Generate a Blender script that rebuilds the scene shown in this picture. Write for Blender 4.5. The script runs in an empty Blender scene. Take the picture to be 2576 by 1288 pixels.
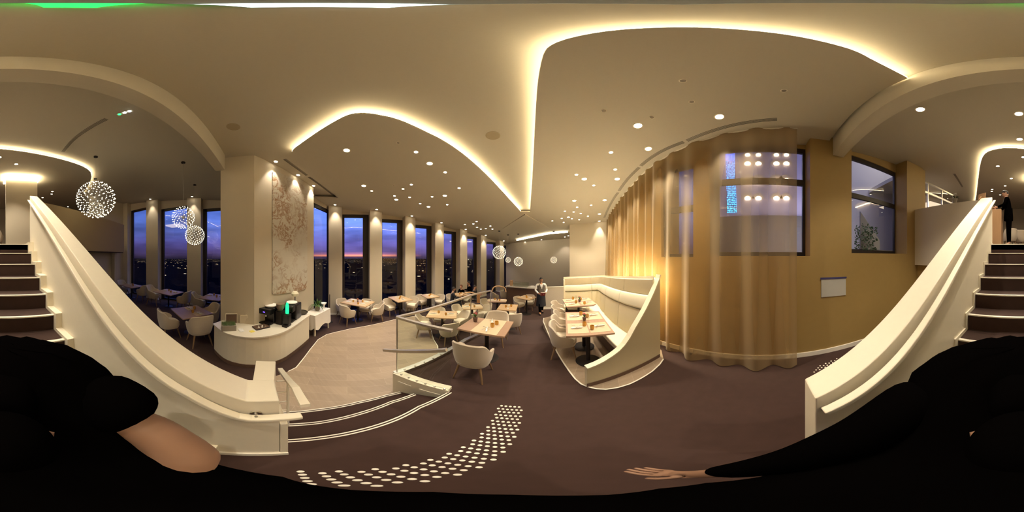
import bpy, math, random
from mathutils import Vector, Matrix, geometry
random.seed(7)
sc = bpy.context.scene
C = sc.collection
PI = math.pi
R = math.radians

# ---------------------------------------------------------------- camera
CZ = 2.05
cam = bpy.data.cameras.new('camera'); cam.type = 'PANO'; cam.panorama_type = 'EQUIRECTANGULAR'
cam.latitude_min = -PI/2; cam.latitude_max = PI/2; cam.longitude_min = -PI; cam.longitude_max = PI
cam.clip_start = 0.01; cam.clip_end = 5000
co = bpy.data.objects.new('camera', cam); C.objects.link(co)
co.location = (0, 0, CZ); co.rotation_euler = (PI/2, 0, 0)
sc.camera = co
# ---------------------------------------------------------------- view and sky
sc.view_settings.view_transform = 'Standard'
sc.view_settings.look = 'None'
sc.view_settings.gamma = 1
sc.view_settings.use_curve_mapping = False
sc.view_settings.exposure = 0.92
KL = 0.58          # overall level of the room's lamps
wd = bpy.data.worlds.new('dusk'); sc.world = wd; wd.use_nodes = True
nt = wd.node_tree; N = nt.nodes; L = nt.links; N.clear()
tc = N.new('ShaderNodeTexCoord'); sp = N.new('ShaderNodeSeparateXYZ'); L.new(tc.outputs['Generated'], sp.inputs[0])
rp = N.new('ShaderNodeValToRGB'); mp = N.new('ShaderNodeMapRange'); mp.inputs[1].default_value = -0.1; mp.inputs[2].default_value = 0.5
L.new(sp.outputs[2], mp.inputs[0]); L.new(mp.outputs[0], rp.inputs[0])
e = rp.color_ramp.elements
e[0].position = 0.0; e[0].color = (0.004, 0.004, 0.008, 1)
e[1].position = 1.0; e[1].color = (0.035, 0.075, 0.34, 1)
for p, c in ((0.13, (0.006, 0.005, 0.012, 1)), (0.165, (0.03, 0.02, 0.05, 1)), (0.20, (0.06, 0.04, 0.12, 1)), (0.30, (0.075, 0.065, 0.24, 1)), (0.50, (0.09, 0.15, 0.50, 1)), (0.7, (0.07, 0.14, 0.55, 1))):
    q = e.new(p); q.color = c
nz = N.new('ShaderNodeTexNoise'); nz.inputs['Scale'].default_value = 3.0; nz.inputs['Detail'].default_value = 3
mg = N.new('ShaderNodeMapping'); mg.inputs['Scale'].default_value = (1, 1, 5)
L.new(tc.outputs['Generated'], mg.inputs[0]); L.new(mg.outputs[0], nz.inputs['Vector'])
mr = N.new('ShaderNodeMapRange'); mr.inputs[1].default_value = 0.35; mr.inputs[2].default_value = 0.65; mr.inputs[3].default_value = 0.65; mr.inputs[4].default_value = 1.3
L.new(nz.outputs[0], mr.inputs[0])
dt = N.new('ShaderNodeVectorMath'); dt.operation = 'DOT_PRODUCT'; dt.inputs[1].default_value = (-0.64, 0.77, 0)
L.new(tc.outputs['Generated'], dt.inputs[0])
m2 = N.new('ShaderNodeMapRange'); m2.inputs[1].default_value = -0.4; m2.inputs[2].default_value = 0.9; m2.inputs[3].default_value = 0.35; m2.inputs[4].default_value = 1.25
L.new(dt.outputs['Value'], m2.inputs[0])
ml = N.new('ShaderNodeMath'); ml.operation = 'MULTIPLY'; L.new(mr.outputs[0], ml.inputs[0]); L.new(m2.outputs[0], ml.inputs[1])
r2 = N.new('ShaderNodeValToRGB'); e2 = r2.color_ramp.elements; e2[0].position = 0.158; e2[0].color = (0, 0, 0, 1); e2[1].position = 0.21; e2[1].color = (0, 0, 0, 1)
q2 = e2.new(0.172); q2.color = (0.55, 0.16, 0.05, 1); q2 = e2.new(0.185); q2.color = (0.16, 0.05, 0.05, 1); L.new(mp.outputs[0], r2.inputs[0])
d2 = N.new('ShaderNodeVectorMath'); d2.operation = 'DOT_PRODUCT'; d2.inputs[1].default_value = (-0.84, 0.54, 0); L.new(tc.outputs['Generated'], d2.inputs[0])
m3_ = N.new('ShaderNodeMapRange'); m3_.inputs[1].default_value = 0.90; m3_.inputs[2].default_value = 0.99; L.new(d2.outputs['Value'], m3_.inputs[0])
ad = N.new('ShaderNodeMix'); ad.data_type = 'RGBA'; ad.blend_type = 'ADD'; L.new(m3_.outputs[0], ad.inputs[0]); L.new(rp.outputs[0], ad.inputs[6]); L.new(r2.outputs[0], ad.inputs[7])
bg = N.new('ShaderNodeBackground'); L.new(ad.outputs[2], bg.inputs[0]); L.new(ml.outputs[0], bg.inputs[1])
wo = N.new('ShaderNodeOutputWorld'); L.new(bg.outputs[0], wo.inputs[0])

# ---------------------------------------------------------------- materials
def new_mat(name):
    m = bpy.data.materials.new(name); m.use_nodes = True
    return m, m.node_tree.nodes, m.node_tree.links, m.node_tree.nodes['Principled BSDF']
MATS = {}
def mat(name, col, rough=0.6, metal=0.0, noise=None, bump=0.0, scale=20.0, coat=0.0, stretch=(1, 1, 1), sheen=0.0):
    if name in MATS: return MATS[name]
    m, n, l, b = new_mat(name)
    b.inputs['Base Color'].default_value = (*col, 1); b.inputs['Roughness'].default_value = rough; b.inputs['Metallic'].default_value = metal
    b.inputs['Coat Weight'].default_value = coat
    b.inputs['Sheen Weight'].default_value = sheen
    t = n.new('ShaderNodeTexNoise'); t.inputs['Scale'].default_value = scale; t.inputs['Detail'].default_value = 4
    tcn = n.new('ShaderNodeTexCoord'); mpn = n.new('ShaderNodeMapping'); mpn.inputs['Scale'].default_value = stretch
    l.new(tcn.outputs['Object'], mpn.inputs[0]); l.new(mpn.outputs[0], t.inputs['Vector'])
    c2 = noise or tuple(min(1, v * 1.06) for v in col)
    mx = n.new('ShaderNodeMix'); mx.data_type = 'RGBA'; mx.inputs[6].default_value = (*col, 1); mx.inputs[7].default_value = (*c2, 1)
    l.new(t.outputs[0], mx.inputs[0]); l.new(mx.outputs[2], b.inputs['Base Color'])
    if bump:
        bp = n.new('ShaderNodeBump'); bp.inputs['Strength'].default_value = bump; bp.inputs['Distance'].default_value = 0.01
        l.new(t.outputs[0], bp.inputs['Height']); l.new(bp.outputs[0], b.inputs['Normal'])
    MATS[name] = m; return m
def emit(name, col, s):
    if name in MATS: return MATS[name]
    m, n, l, b = new_mat(name); b.inputs['Base Color'].default_value = (*col, 1)
    b.inputs['Emission Color'].default_value = (*col, 1); b.inputs['Emission Strength'].default_value = s
    MATS[name] = m; return m
def glass(name, tint=(1, 1, 1), refl=1.0, dirt=0.0):
    m, n, l, b = new_mat(name); n.remove(b)
    o = [x for x in n if x.type == 'OUTPUT_MATERIAL'][0]
    t = n.new('ShaderNodeBsdfTransparent'); t.inputs[0].default_value = (*tint, 1)
    g = n.new('ShaderNodeBsdfGlossy'); g.inputs['Roughness'].default_value = 0.0 + dirt
    f = n.new('ShaderNodeFresnel'); f.inputs[0].default_value = 1.5
    gm = n.new('ShaderNodeNewGeometry'); fk = n.new('ShaderNodeMath'); fk.operation = 'MAXIMUM'; fk.inputs[1].default_value = 0.0; fb2 = n.new('ShaderNodeMath'); fb2.operation = 'MULTIPLY_ADD'; fb2.inputs[1].default_value = -10.0; fb2.inputs[2].default_value = refl; l.new(gm.outputs['Backfacing'], fb2.inputs[0]); l.new(fb2.outputs[0], fk.inputs[0])
    k = n.new('ShaderNodeMath'); k.operation = 'MULTIPLY'; l.new(f.outputs[0], k.inputs[0]); l.new(fk.outputs[0], k.inputs[1]); k.use_clamp = True
    x = n.new('ShaderNodeMixShader'); l.new(k.outputs[0], x.inputs[0]); l.new(t.outputs[0], x.inputs[1]); l.new(g.outputs[0], x.inputs[2])
    l.new(x.outputs[0], o.inputs[0]); MATS[name] = m; return m
def sheer():
    m, n, l, b = new_mat('gold_sheer'); o = [x for x in n if x.type == 'OUTPUT_MATERIAL'][0]
    b.inputs['Base Color'].default_value = (0.54, 0.385, 0.19, 1); b.inputs['Roughness'].default_value = 0.6; b.inputs['Sheen Weight'].default_value = 0.4
    t = n.new('ShaderNodeBsdfTransparent'); t.inputs[0].default_value = (0.95, 0.87, 0.70, 1)
    tl = n.new('ShaderNodeBsdfTranslucent'); tl.inputs[0].default_value = (0.54, 0.39, 0.19, 1)
    a = n.new('ShaderNodeMixShader'); a.inputs[0].default_value = 0.4; l.new(b.outputs[0], a.inputs[1]); l.new(tl.outputs[0], a.inputs[2])
    lw = n.new('ShaderNodeLayerWeight'); lw.inputs[0].default_value = 0.35
    k = n.new('ShaderNodeMapRange'); k.inputs[3].default_value = 0.34; k.inputs[4].default_value = 0.97; l.new(lw.outputs['Facing'], k.inputs[0])
    x = n.new('ShaderNodeMixShader'); l.new(k.outputs[0], x.inputs[0]); l.new(t.outputs[0], x.inputs[1]); l.new(a.outputs[0], x.inputs[2])
    l.new(x.outputs[0], o.inputs[0]); return m
def wood_floor():
    m, n, l, b = new_mat('plank_floor')
    tcn = n.new('ShaderNodeTexCoord'); mpn = n.new('ShaderNodeMapping'); mpn.inputs['Rotation'].default_value = (0, 0, R(-58))
    l.new(tcn.outputs['Object'], mpn.inputs[0])
    br = n.new('ShaderNodeTexBrick'); br.inputs['Scale'].default_value = 1.0; br.inputs['Brick Width'].default_value = 1.2; br.inputs['Row Height'].default_value = 0.20
    br.inputs['Mortar Size'].default_value = 0.0025; br.inputs['Color1'].default_value = (0.32, 0.24, 0.165, 1); br.inputs['Color2'].default_value = (0.38, 0.285, 0.195, 1); br.inputs['Mortar'].default_value = (0.46, 0.36, 0.26, 1)
    l.new(mpn.outputs[0], br.inputs['Vector'])
    t = n.new('ShaderNodeTexNoise'); t.inputs['Scale'].default_value = 6; t.inputs['Detail'].default_value = 5
    m3 = n.new('ShaderNodeMapping'); m3.inputs['Rotation'].default_value = (0, 0, R(-58)); m3.inputs['Scale'].default_value = (0.5, 5, 1)
    l.new(tcn.outputs['Object'], m3.inputs[0]); l.new(m3.outputs[0], t.inputs['Vector'])
    mx = n.new('ShaderNodeMix'); mx.data_type = 'RGBA'; mx.blend_type = 'MULTIPLY'; mx.inputs[0].default_value = 0.5
    cr = n.new('ShaderNodeValToRGB'); cr.color_ramp.elements[0].color = (0.6, 0.55, 0.5, 1); cr.color_ramp.elements[1].color = (1.2, 1.2, 1.2, 1)
    l.new(t.outputs[0], cr.inputs[0]); l.new(br.outputs[0], mx.inputs[6]); l.new(cr.outputs[0], mx.inputs[7]); l.new(mx.outputs[2], b.inputs['Base Color'])
    b.inputs['Roughness'].default_value = 0.5; return m
def marble():
    m, n, l, b = new_mat('veined_marble')
    tcn = n.new('ShaderNodeTexCoord')
    w = n.new('ShaderNodeTexNoise'); w.inputs['Scale'].default_value = 3.6; w.inputs['Detail'].default_value = 8; w.inputs['Roughness'].default_value = 0.65; w.inputs['Distortion'].default_value = 1.2
    l.new(tcn.outputs['Object'], w.inputs['Vector'])
    big_ = n.new('ShaderNodeTexNoise'); big_.inputs['Scale'].default_value = 1.25; big_.inputs['Detail'].default_value = 3; l.new(tcn.outputs['Object'], big_.inputs['Vector'])
    rg = n.new('ShaderNodeValToRGB'); f_ = rg.color_ramp.elements; f_[0].position = 0.40; f_[0].color = (0, 0, 0, 1); f_[1].position = 0.56; f_[1].color = (1, 1, 1, 1); l.new(big_.outputs[0], rg.inputs[0])
    cr = n.new('ShaderNodeValToRGB'); e = cr.color_ramp.elements
    e[0].position = 0.46; e[0].color = (0, 0, 0, 1); e[1].position = 0.58; e[1].color = (0, 0, 0, 1)
    q = e.new(0.50); q.color = (1, 1, 1, 1); q = e.new(0.545); q.color = (0.5, 0.5, 0.5, 1)
    l.new(w.outputs[0], cr.inputs[0])
    mu = n.new('ShaderNodeMath'); mu.operation = 'MULTIPLY'; l.new(cr.outputs[0], mu.inputs[0]); l.new(rg.outputs[0], mu.inputs[1])
    mx = n.new('ShaderNodeMix'); mx.data_type = 'RGBA'; mx.inputs[6].default_value = (0.58, 0.53, 0.43, 1); mx.inputs[7].default_value = (0.30, 0.14, 0.045, 1); l.new(mu.outputs[0], mx.inputs[0])
    l.new(mx.outputs[2], b.inputs['Base Color']); b.inputs['Roughness'].default_value = 0.35; return m
def city():
    m, n, l, b = new_mat('city_at_night')
    tcn = n.new('ShaderNodeTexCoord'); v = n.new('ShaderNodeTexVoronoi'); v.inputs['Scale'].default_value = 0.028
    l.new(tcn.outputs['Object'], v.inputs['Vector'])
    lt = n.new('ShaderNodeMath'); lt.operation = 'LESS_THAN'; lt.inputs[1].default_value = 0.13; l.new(v.outputs['Distance'], lt.inputs[0])
    nn = n.new('ShaderNodeTexNoise'); nn.inputs['Scale'].default_value = 0.006; l.new(tcn.outputs['Object'], nn.inputs['Vector'])
    g = n.new('ShaderNodeMath'); g.operation = 'GREATER_THAN'; g.inputs[1].default_value = 0.5; l.new(nn.outputs[0], g.inputs[0])
    k = n.new('ShaderNodeMath'); k.operation = 'MULTIPLY'; l.new(lt.outputs[0], k.inputs[0]); l.new(g.outputs[0], k.inputs[1])
    k2 = n.new('ShaderNodeMath'); k2.operation = 'MULTIPLY'; k2.inputs[1].default_value = 2.2; l.new(k.outputs[0], k2.inputs[0])
    b.inputs['Base Color'].default_value = (0.006, 0.006, 0.009, 1); b.inputs['Specular IOR Level'].default_value = 0.0; b.inputs['Emission Color'].default_value = (1, 0.72, 0.42, 1)
    l.new(k2.outputs[0], b.inputs['Emission Strength']); return m
M_ceil = mat('ceiling_plaster', (0.52, 0.468, 0.365), 0.85, bump=0.02, scale=60)
M_wall = mat('warm_plaster', (0.58, 0.505, 0.38), 0.85, bump=0.04, scale=80)
M_wallg = mat('grey_plaster', (0.50, 0.44, 0.36), 0.85)
M_gold = mat('gold_paint', (0.34, 0.225, 0.075), 0.6, noise=(0.375, 0.25, 0.085), scale=8)
M_white = mat('cream_lacquer', (0.80, 0.73, 0.58), 0.4)
M_trim = mat('white_trim', (0.82, 0.77, 0.66), 0.45)
M_carpet = mat('brown_carpet', (0.032, 0.0135, 0.009), 0.95, noise=(0.050, 0.022, 0.0155), scale=9, bump=0.25, sheen=0.05)
M_riser = mat('dark_riser', (0.055, 0.034, 0.030), 0.85)
M_dark = mat('dark_frame', (0.022, 0.015, 0.014), 0.45)
M_metal = mat('brushed_metal', (0.62, 0.59, 0.53), 0.3, metal=1.0)
M_rail = mat('handrail_metal', (0.70, 0.64, 0.54), 0.35, metal=0.7)
M_fabric = mat('cream_fabric', (0.52, 0.435, 0.33), 0.85, noise=(0.58, 0.49, 0.375), scale=160, bump=0.1, sheen=0.3)
M_seat = mat('pale_seat_fabric', (0.72, 0.64, 0.50), 0.85, scale=160, bump=0.1, sheen=0.3)
M_leg = mat('oak_leg', (0.20, 0.115, 0.055), 0.45, scale=12, stretch=(8, 8, 1), noise=(0.26, 0.16, 0.08))
M_top = mat('oak_table_top', (0.34, 0.205, 0.13), 0.4, noise=(0.42, 0.27, 0.18), scale=5, stretch=(1, 9, 1))
M_top2 = mat('pale_table_top', (0.47, 0.31, 0.16), 0.4, noise=(0.55, 0.37, 0.2), scale=5, stretch=(1, 9, 1))
M_mat = mat('placemat_weave', (0.58, 0.45, 0.29), 0.8, scale=180, bump=0.2)
M_base = mat('dark_metal', (0.03, 0.024, 0.022), 0.5, metal=0.6)
M_napkin = mat('white_napkin', (0.88, 0.86, 0.82), 0.8, bump=0.2, scale=40)
M_amber = mat('amber_glass', (0.58, 0.29, 0.045), 0.15, coat=0.5)
M_clear = glass('clear_glass', (0.97, 0.97, 0.95), 1.6)
M_pane = glass('window_glass', (0.97, 0.98, 1.0), 1.5)
M_bal = glass('balustrade_glass', (0.95, 0.97, 0.94), 0.35)
M_leather = mat('cream_leather', (0.66, 0.565, 0.36), 0.5, scale=60, bump=0.05)
M_leather2 = mat('pale_leather', (0.78, 0.71, 0.52), 0.5, scale=60, bump=0.05)
M_plinth = mat('brown_plinth', (0.13, 0.075, 0.05), 0.6)
M_black = mat('black_cloth', (0.0015, 0.0012, 0.0012), 1.0); M_black.node_tree.nodes['Principled BSDF'].inputs['Specular IOR Level'].default_value = 0.0
M_blackg = mat('black_gloss', (0.012, 0.011, 0.012), 0.25)
M_skin = mat('skin', (0.42, 0.22, 0.13), 0.55)
M_skin2 = mat('pale_skin', (0.55, 0.32, 0.22), 0.55)
M_hair = mat('dark_hair', (0.02, 0.013, 0.01), 0.7)
M_shirt = mat('white_shirt', (0.80, 0.78, 0.76), 0.8)
M_vest = mat('grey_waistcoat', (0.10, 0.085, 0.075), 0.8)
M_apron = mat('navy_apron', (0.016, 0.017, 0.024), 0.85)
M_red = mat('dark_red_folder', (0.12, 0.015, 0.02), 0.5)
M_copper = mat('copper', (0.62, 0.30, 0.12), 0.4, metal=0.3)
M_leaf = mat('green_leaf', (0.06, 0.14, 0.025), 0.5, noise=(0.1, 0.2, 0.04))
M_stone = mat('grey_stoneware', (0.28, 0.24, 0.19), 0.7)
M_cove = emit('cove_led', (1.0, 0.84, 0.54), 25 * KL)
M_lamp = emit('downlight_lamp', (1.0, 0.90, 0.70), 14)
M_bulb = emit('warm_bulb', (1.0, 0.90, 0.68), 2.2)
M_sheer = sheer(); M_planks = wood_floor(); M_marble = marble(); M_city = city()

# ---------------------------------------------------------------- measuring helpers
def ray(px, py):
    az = (px - 1288) / 2576 * 2 * PI; el = (644 - py) / 1288 * PI
    return Vector((math.sin(az) * math.cos(el), math.cos(az) * math.cos(el), math.sin(el)))
def atz(px, py, z):
    d = ray(px, py); return Vector((0, 0, CZ)) + d * ((z - CZ) / d.z)
def zc(y, off=0.0): return 4.54 - 0.128 * y + off
def atc(px, py, off=0.0):
    d = ray(px, py); t = (2.49 + off) / (d.z + 0.128 * d.y); return Vector((0, 0, CZ)) + d * t
def atd(px, py, h):                      # point at horizontal distance h
    d = ray(px, py); return Vector((0, 0, CZ)) + d * (h / math.hypot(d.x, d.y))
def atl(px, py, a, b):                   # point on the vertical plane through a and b
    d = ray(px, py); n = Vector((b[1] - a[1], a[0] - b[0], 0))
    t = n.dot(Vector((a[0], a[1], 0))) / n.dot(d); return Vector((0, 0, CZ)) + d * t
def ground(x, y):
    if x < -1.0 and y > 1.7: return -0.45
    if y < 3.4: return 0.0
    if y > 6.0: return -0.45
    return -0.45 * (y - 3.4) / 2.6

# ---------------------------------------------------------------- object helpers
class MB:
    def __init__(s): s.v = []; s.f = []
    def add(s, vs, fs):
        o = len(s.v); s.v += [Vector(v) for v in vs]; s.f += [tuple(i + o for i in f) for f in fs]; return s
    def box(s, x0, x1, y0, y1, z0, z1, M=None):
        vs = [Vector((x, y, z)) for x in (x0, x1) for y in (y0, y1) for z in (z0, z1)]
        if M is not None: vs = [M @ v for v in vs]
        return s.add(vs, [(0, 1, 3, 2), (4, 6, 7, 5), (0, 4, 5, 1), (2, 3, 7, 6), (0, 2, 6, 4), (1, 5, 7, 3)])
    def prism(s, poly, z0, z1):          # z0/z1 numbers or functions of (x, y)
        n = len(poly); f0 = z0 if callable(z0) else (lambda x, y: z0); f1 = z1 if callable(z1) else (lambda x, y: z1)
        vs = [(p[0], p[1], f0(p[0], p[1])) for p in poly] + [(p[0], p[1], f1(p[0], p[1])) for p in poly]
        tri = geometry.tessellate_polygon([[Vector((p[0], p[1], 0)) for p in poly]])
        fs = [tuple(t) for t in tri] + [tuple(i + n for i in reversed(t)) for t in tri] + [(i, (i + 1) % n, (i + 1) % n + n, i + n) for i in range(n)]
        return s.add(vs, fs)
    def tube(s, pts, r, n=8, closed=False):
        pts = [Vector(p) for p in pts]; m = len(pts); rr = r if isinstance(r, (list, tuple)) else [r] * m; rings = []
        for i, p in enumerate(pts):
            a = pts[(i - 1) % m] if (i or closed) else p; b = pts[(i + 1) % m] if (i < m - 1 or closed) else p
            t = (b - a); t = t.normalized() if t.length > 1e-9 else Vector((0, 0, 1))
            u = t.cross(Vector((0, 0, 1))); u = u.normalized() if u.length > 1e-4 else Vector((1, 0, 0)); w = t.cross(u)
            rings.append([p + (u * math.cos(2 * PI * k / n) + w * math.sin(2 * PI * k / n)) * rr[i] for k in range(n)])
        vs = [v for g in rings for v in g]; fs = []
        for i in range(m if closed else m - 1):
            j = (i + 1) % m
            for k in range(n): fs.append((i * n + k, i * n + (k + 1) % n, j * n + (k + 1) % n, j * n + k))
        if not closed: fs += [tuple(range(n)), tuple(range((m - 1) * n, m * n))[::-1]]
        return s.add(vs, fs)
    def ribbon(s, pts, w, h, up=Vector((0, 0, 1))):   # rectangular section sweep
        pts = [Vector(p) for p in pts]; m = len(pts); vs = []; fs = []
        for i, p in enumerate(pts):
            a = pts[max(i - 1, 0)]; b = pts[min(i + 1, m - 1)]; t = (b - a).normalized(); u = t.cross(up).normalized(); v = u.cross(t).normalized()
            vs += [p + u * w / 2 + v * h / 2, p - u * w / 2 + v * h / 2, p - u * w / 2 - v * h / 2, p + u * w / 2 - v * h / 2]
        for i in range(m - 1):
            for k in range(4): fs.append((i * 4 + k, i * 4 + (k + 1) % 4, i * 4 + 4 + (k + 1) % 4, i * 4 + 4 + k))
        fs += [(0, 1, 2, 3), (m * 4 - 1, m * 4 - 2, m * 4 - 3, m * 4 - 4)]
        return s.add(vs, fs)
    def lathe(s, prof, c=(0, 0, 0), n=20, M=None):
        vs = []; fs = []; m = len(prof)
        for r, z in prof:
            for k in range(n):
                v = Vector((c[0] + r * math.cos(2 * PI * k / n), c[1] + r * math.sin(2 * PI * k / n), c[2] + z)); vs.append(M @ v if M is not None else v)
        for i in range(m - 1):
            for k in range(n): fs.append((i * n + k, i * n + (k + 1) % n, (i + 1) * n + (k + 1) % n, (i + 1) * n + k))
        if prof[0][0] > 1e-6: fs.append(tuple(range(n))[::-1])
        if prof[-1][0] > 1e-6: fs.append(tuple(range((m - 1) * n, m * n)))
        return s.add(vs, fs)
    def grid(s, rows, close_u=False):
        h = len(rows); w = len(rows[0]); vs = [v for r in rows for v in r]; fs = []
        for i in range(h - 1):
            for j in range(w if close_u else w - 1): fs.append((i * w + j, i * w + (j + 1) % w, (i + 1) * w + (j + 1) % w, (i + 1) * w + j))
        return s.add(vs, fs)
    def mesh(s, name, m, smooth=False):
        me = bpy.data.meshes.new(name); me.from_pydata([tuple(v) for v in s.v], [], s.f); me.validate()
        import bmesh
        b = bmesh.new(); b.from_mesh(me); bmesh.ops.remove_doubles(b, verts=b.verts, dist=1e-5); bmesh.ops.recalc_face_normals(b, faces=b.faces)
        if smooth:
            for f in b.faces: f.smooth = True
            for ed in b.edges:
                if len(ed.link_faces) == 2 and ed.calc_face_angle(0) > R(40): ed.smooth = False
        b.to_mesh(me); b.free()
        me.materials.append(m); return me
    def build(s, name, m, parent=None, smooth=False, bevel=0):
        o = bpy.data.objects.new(name, s.mesh(name, m, smooth)); C.objects.link(o)
        if parent is not None: o.parent = parent
        if bevel:
            md = o.modifiers.new('bevel', 'BEVEL'); md.width = bevel; md.segments = 2; md.limit_method = 'ANGLE'
        return o
def tag(o, label, cat, group=None, kind=None):
    o['label'] = label; o['category'] = cat
    if group: o['group'] = group
    if kind: o['kind'] = kind
    return o
def struct(o): o['kind'] = 'structure'; return o
def empty(name, loc, rz=0, label=None, cat=None, group=None):
    o = bpy.data.objects.new(name, None); C.objects.link(o); o.location = loc; o.rotation_euler = (0, 0, rz); o.empty_display_size = 0.05
    if label: tag(o, label, cat, group)
    return o
KIDS = {}
def copy_tree(o, parent=None):
    c = o.copy(); C.objects.link(c)
    if parent is not None: c.parent = parent
    for ch in list(o.children): copy_tree(ch, c)
    return c
def inst(proto, loc, rz, label, cat=None, group=None, scale=1.0):
    if proto.get('used'): o = copy_tree(proto)
    else: o = proto; proto['used'] = 1
    o.location = loc; o.rotation_euler = (0, 0, rz); o.scale = (scale,) * 3
    o['label'] = label
    if cat: o['category'] = cat
    if group: o['group'] = group
    return o
def area(name, loc, rot, size, power, col, parent=None, sy=None):
    l = bpy.data.lights.new(name, 'AREA'); l.energy = power * KL; l.color = col; l.size = size
    if sy: l.shape = 'RECTANGLE'; l.size_y = sy
    o = bpy.data.objects.new(name, l); C.objects.link(o); o.location = loc; o.rotation_euler = rot
    if parent is not None: o.parent = parent
    return o
# ================================================================ SETTING
# --- floors
edge3 = [atz(*p, 0.0) for p in ((716, 1105), (800, 1098), (900, 1080), (1000, 1048), (1050, 1022), (1100, 1000), (1128, 985))]
edge2 = [atz(*p, -0.15) for p in ((706, 1066), (800, 1060), (900, 1038), (980, 1010), (1040, 990))]
edge1 = [atz(*p, -0.30) for p in ((701, 1036), (800, 1028), (900, 1010), (970, 993), (1005, 985))]
xy = lambda ps: [(p[0], p[1]) for p in ps]
CB0 = (-0.71, 1.70); CB1 = (-1.51, 1.70)              # curb at the right of the three steps
RL = [(-1.51, 1.70), (-0.995, 3.4), (-0.21, 6.0)]     # line of the glass balustrade
low = MB().prism([(-7.95, -8), (3.6, -8), (3.6, 2.3), (4.75, 6.4), (3.0, 7.4), (4.1, 10.3), (-0.3, 12.35), (-0.15, 12.75), (-6.45, 2.95), (-5.5, 1.5), (-5.8, 0.4), (-7.95, 0.0)], -0.6, -0.45)
struct(low.build('floor', M_carpet))
land = [(3.6, -4.2), (3.6, 3.4), RL[1], CB1, (-0.73, 1.70)] + xy(edge3[::-1])[1:] + [(-0.98, 0.1), (-0.98, -4.2)]
m = MB().prism(land, -0.449, 0.0)
struct(m.build('floor', M_carpet))
m = MB().prism([RL[1], (4.6, 3.4), (4.6, 6.0), RL[2]], -0.449, lambda x, y: 0.0 - 0.448 * (y - 3.4) / 2.6)
struct(m.build('floor', M_carpet))
s2 = xy(edge2) + [(-0.80, 1.68)] + xy(edge3[::-1]) + [(-0.97, 0.10), (-1.30, 0.10)]
struct(MB().prism(s2, -0.449, -0.15).build('trim_1', M_carpet))
s1 = xy(edge1) + [(-1.2, 1.68)] + xy(edge2[::-1])[1:] + [(-1.30, 0.12), (-1.63, 0.12)]
struct(MB().prism(s1, -0.449, -0.30).build('trim_2', M_carpet))
def nosing(name, pts, z, label):
    t = empty(name, pts[0], 0, label, 'stair nosing', 'nosings of the three low steps')
    for k, off in enumerate((0.012, 0.045)):
        q = []
        for i, p in enumerate(pts):
            a = pts[max(i - 1, 0)]; b = pts[min(i + 1, len(pts) - 1)]; d = (b - a); nrm = Vector((d.y, -d.x, 0)).normalized()
            q.append(Vector((p.x, p.y, z + 0.004)) + nrm * off - pts[0])
        MB().ribbon(q, 0.014, 0.008).build('strip', M_trim, t)
nosing('step_nosing', edge3, 0.0, 'double white strip along the top edge of the three curved steps')
nosing('step_nosing', edge2, -0.15, 'double white strip on the middle of the three curved steps')
nosing('step_nosing', edge1, -0.30, 'double white strip on the lowest of the three curved steps')
wf = [atz(*p, -0.45) for p in ((725, 935), (745, 925), (780, 880), (800, 855), (822, 842), (845, 836), (880, 828), (990, 805), (1040, 796), (1075, 800), (1091, 855), (1101, 871))]
wp = xy(wf) + [(-1.55, 3.2), (-1.53, 1.75), (-1.5, 1.72)] + xy(edge1[::-1]) + [(-1.66, 0.12), (-2.6, 0.1)]
struct(MB().prism(wp, -0.452, -0.441).build('floor', M_planks))
m = MB(); m.ribbon([Vector((p[0], p[1], -0.440)) for p in wp[:14]], 0.02, 0.006); struct(m.build('trim_3', M_trim))
# --- ceilings
wpo = [tuple((Vector((-5.6, 3.5)) + Vector((0.53, 0.848)).normalized() * s_ + Vector((-0.848, 0.53)).normalized() * 0.5)) for s_ in (-0.9, 10.6)]
RC = [(4.1, 10.3), (2.95, 7.4), (4.6, 6.4), (4.15, 5.5), (3.85, 4.7), (3.57, 3.95), (3.27, 3.05), (3.1, 2.3)]
FR = [(-5.5, 1.5)] + wpo + RC
struct(MB().prism(FR + [(3.2, -0.75), (3.45, -1.55), (3.62, -3.5), (3.62, -4.3), (6.9, -4.6), (6.9, -15.6), (-7.9, -15.6), (-7.95, -0.1), (-5.8, 0.4)], lambda x, y: zc(y, 0.12), lambda x, y: zc(y, 0.3)).build('ceiling', M_ceil))
Redge = [atc(*p) for p in ((2283, 197), (2250, 180), (2200, 155), (2150, 128), (2100, 113), (2050, 101), (1950, 84), (1850, 74), (1750, 69), (1650, 70), (1550, 76), (1470, 88), (1410, 103), (1380, 118), (1368, 135), (1360, 165), (1352, 215), (1348, 275), (1345, 330), (1342, 400), (1338, 470), (1333, 533))]
Ledge = [atc(*p) for p in ((1310, 533), (1270, 490), (1220, 437), (1160, 385), (1110, 352), (1075, 335), (1040, 318), (1010, 305), (985, 297), (960, 292), (940, 288), (920, 286), (902, 286), (885, 288), (867, 294), (850, 303), (825, 317), (800, 333), (775, 350), (750, 368), (740, 375), (734, 382), (735, 391), (745, 402), (790, 440), (850, 498))]
def smooth_pts(ps, it=2):
    for _ in range(it):
        q = [ps[0]]
        for a, b in zip(ps, ps[1:]): q += [a * 0.75 + b * 0.25, a * 0.25 + b * 0.75]
        q.append(ps[-1]); ps = q
    return ps
Redge = smooth_pts(Redge, 1); Ledge = smooth_pts(Ledge, 1)
lowc = xy(Redge) + xy(Ledge) + [(-5.6, 1.9)] + wpo + RC + [(3.15, -1.15)]
struct(MB().prism(lowc, lambda x, y: zc(y), lambda x, y: zc(y, 0.03)).build('ceiling', M_ceil))
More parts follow.
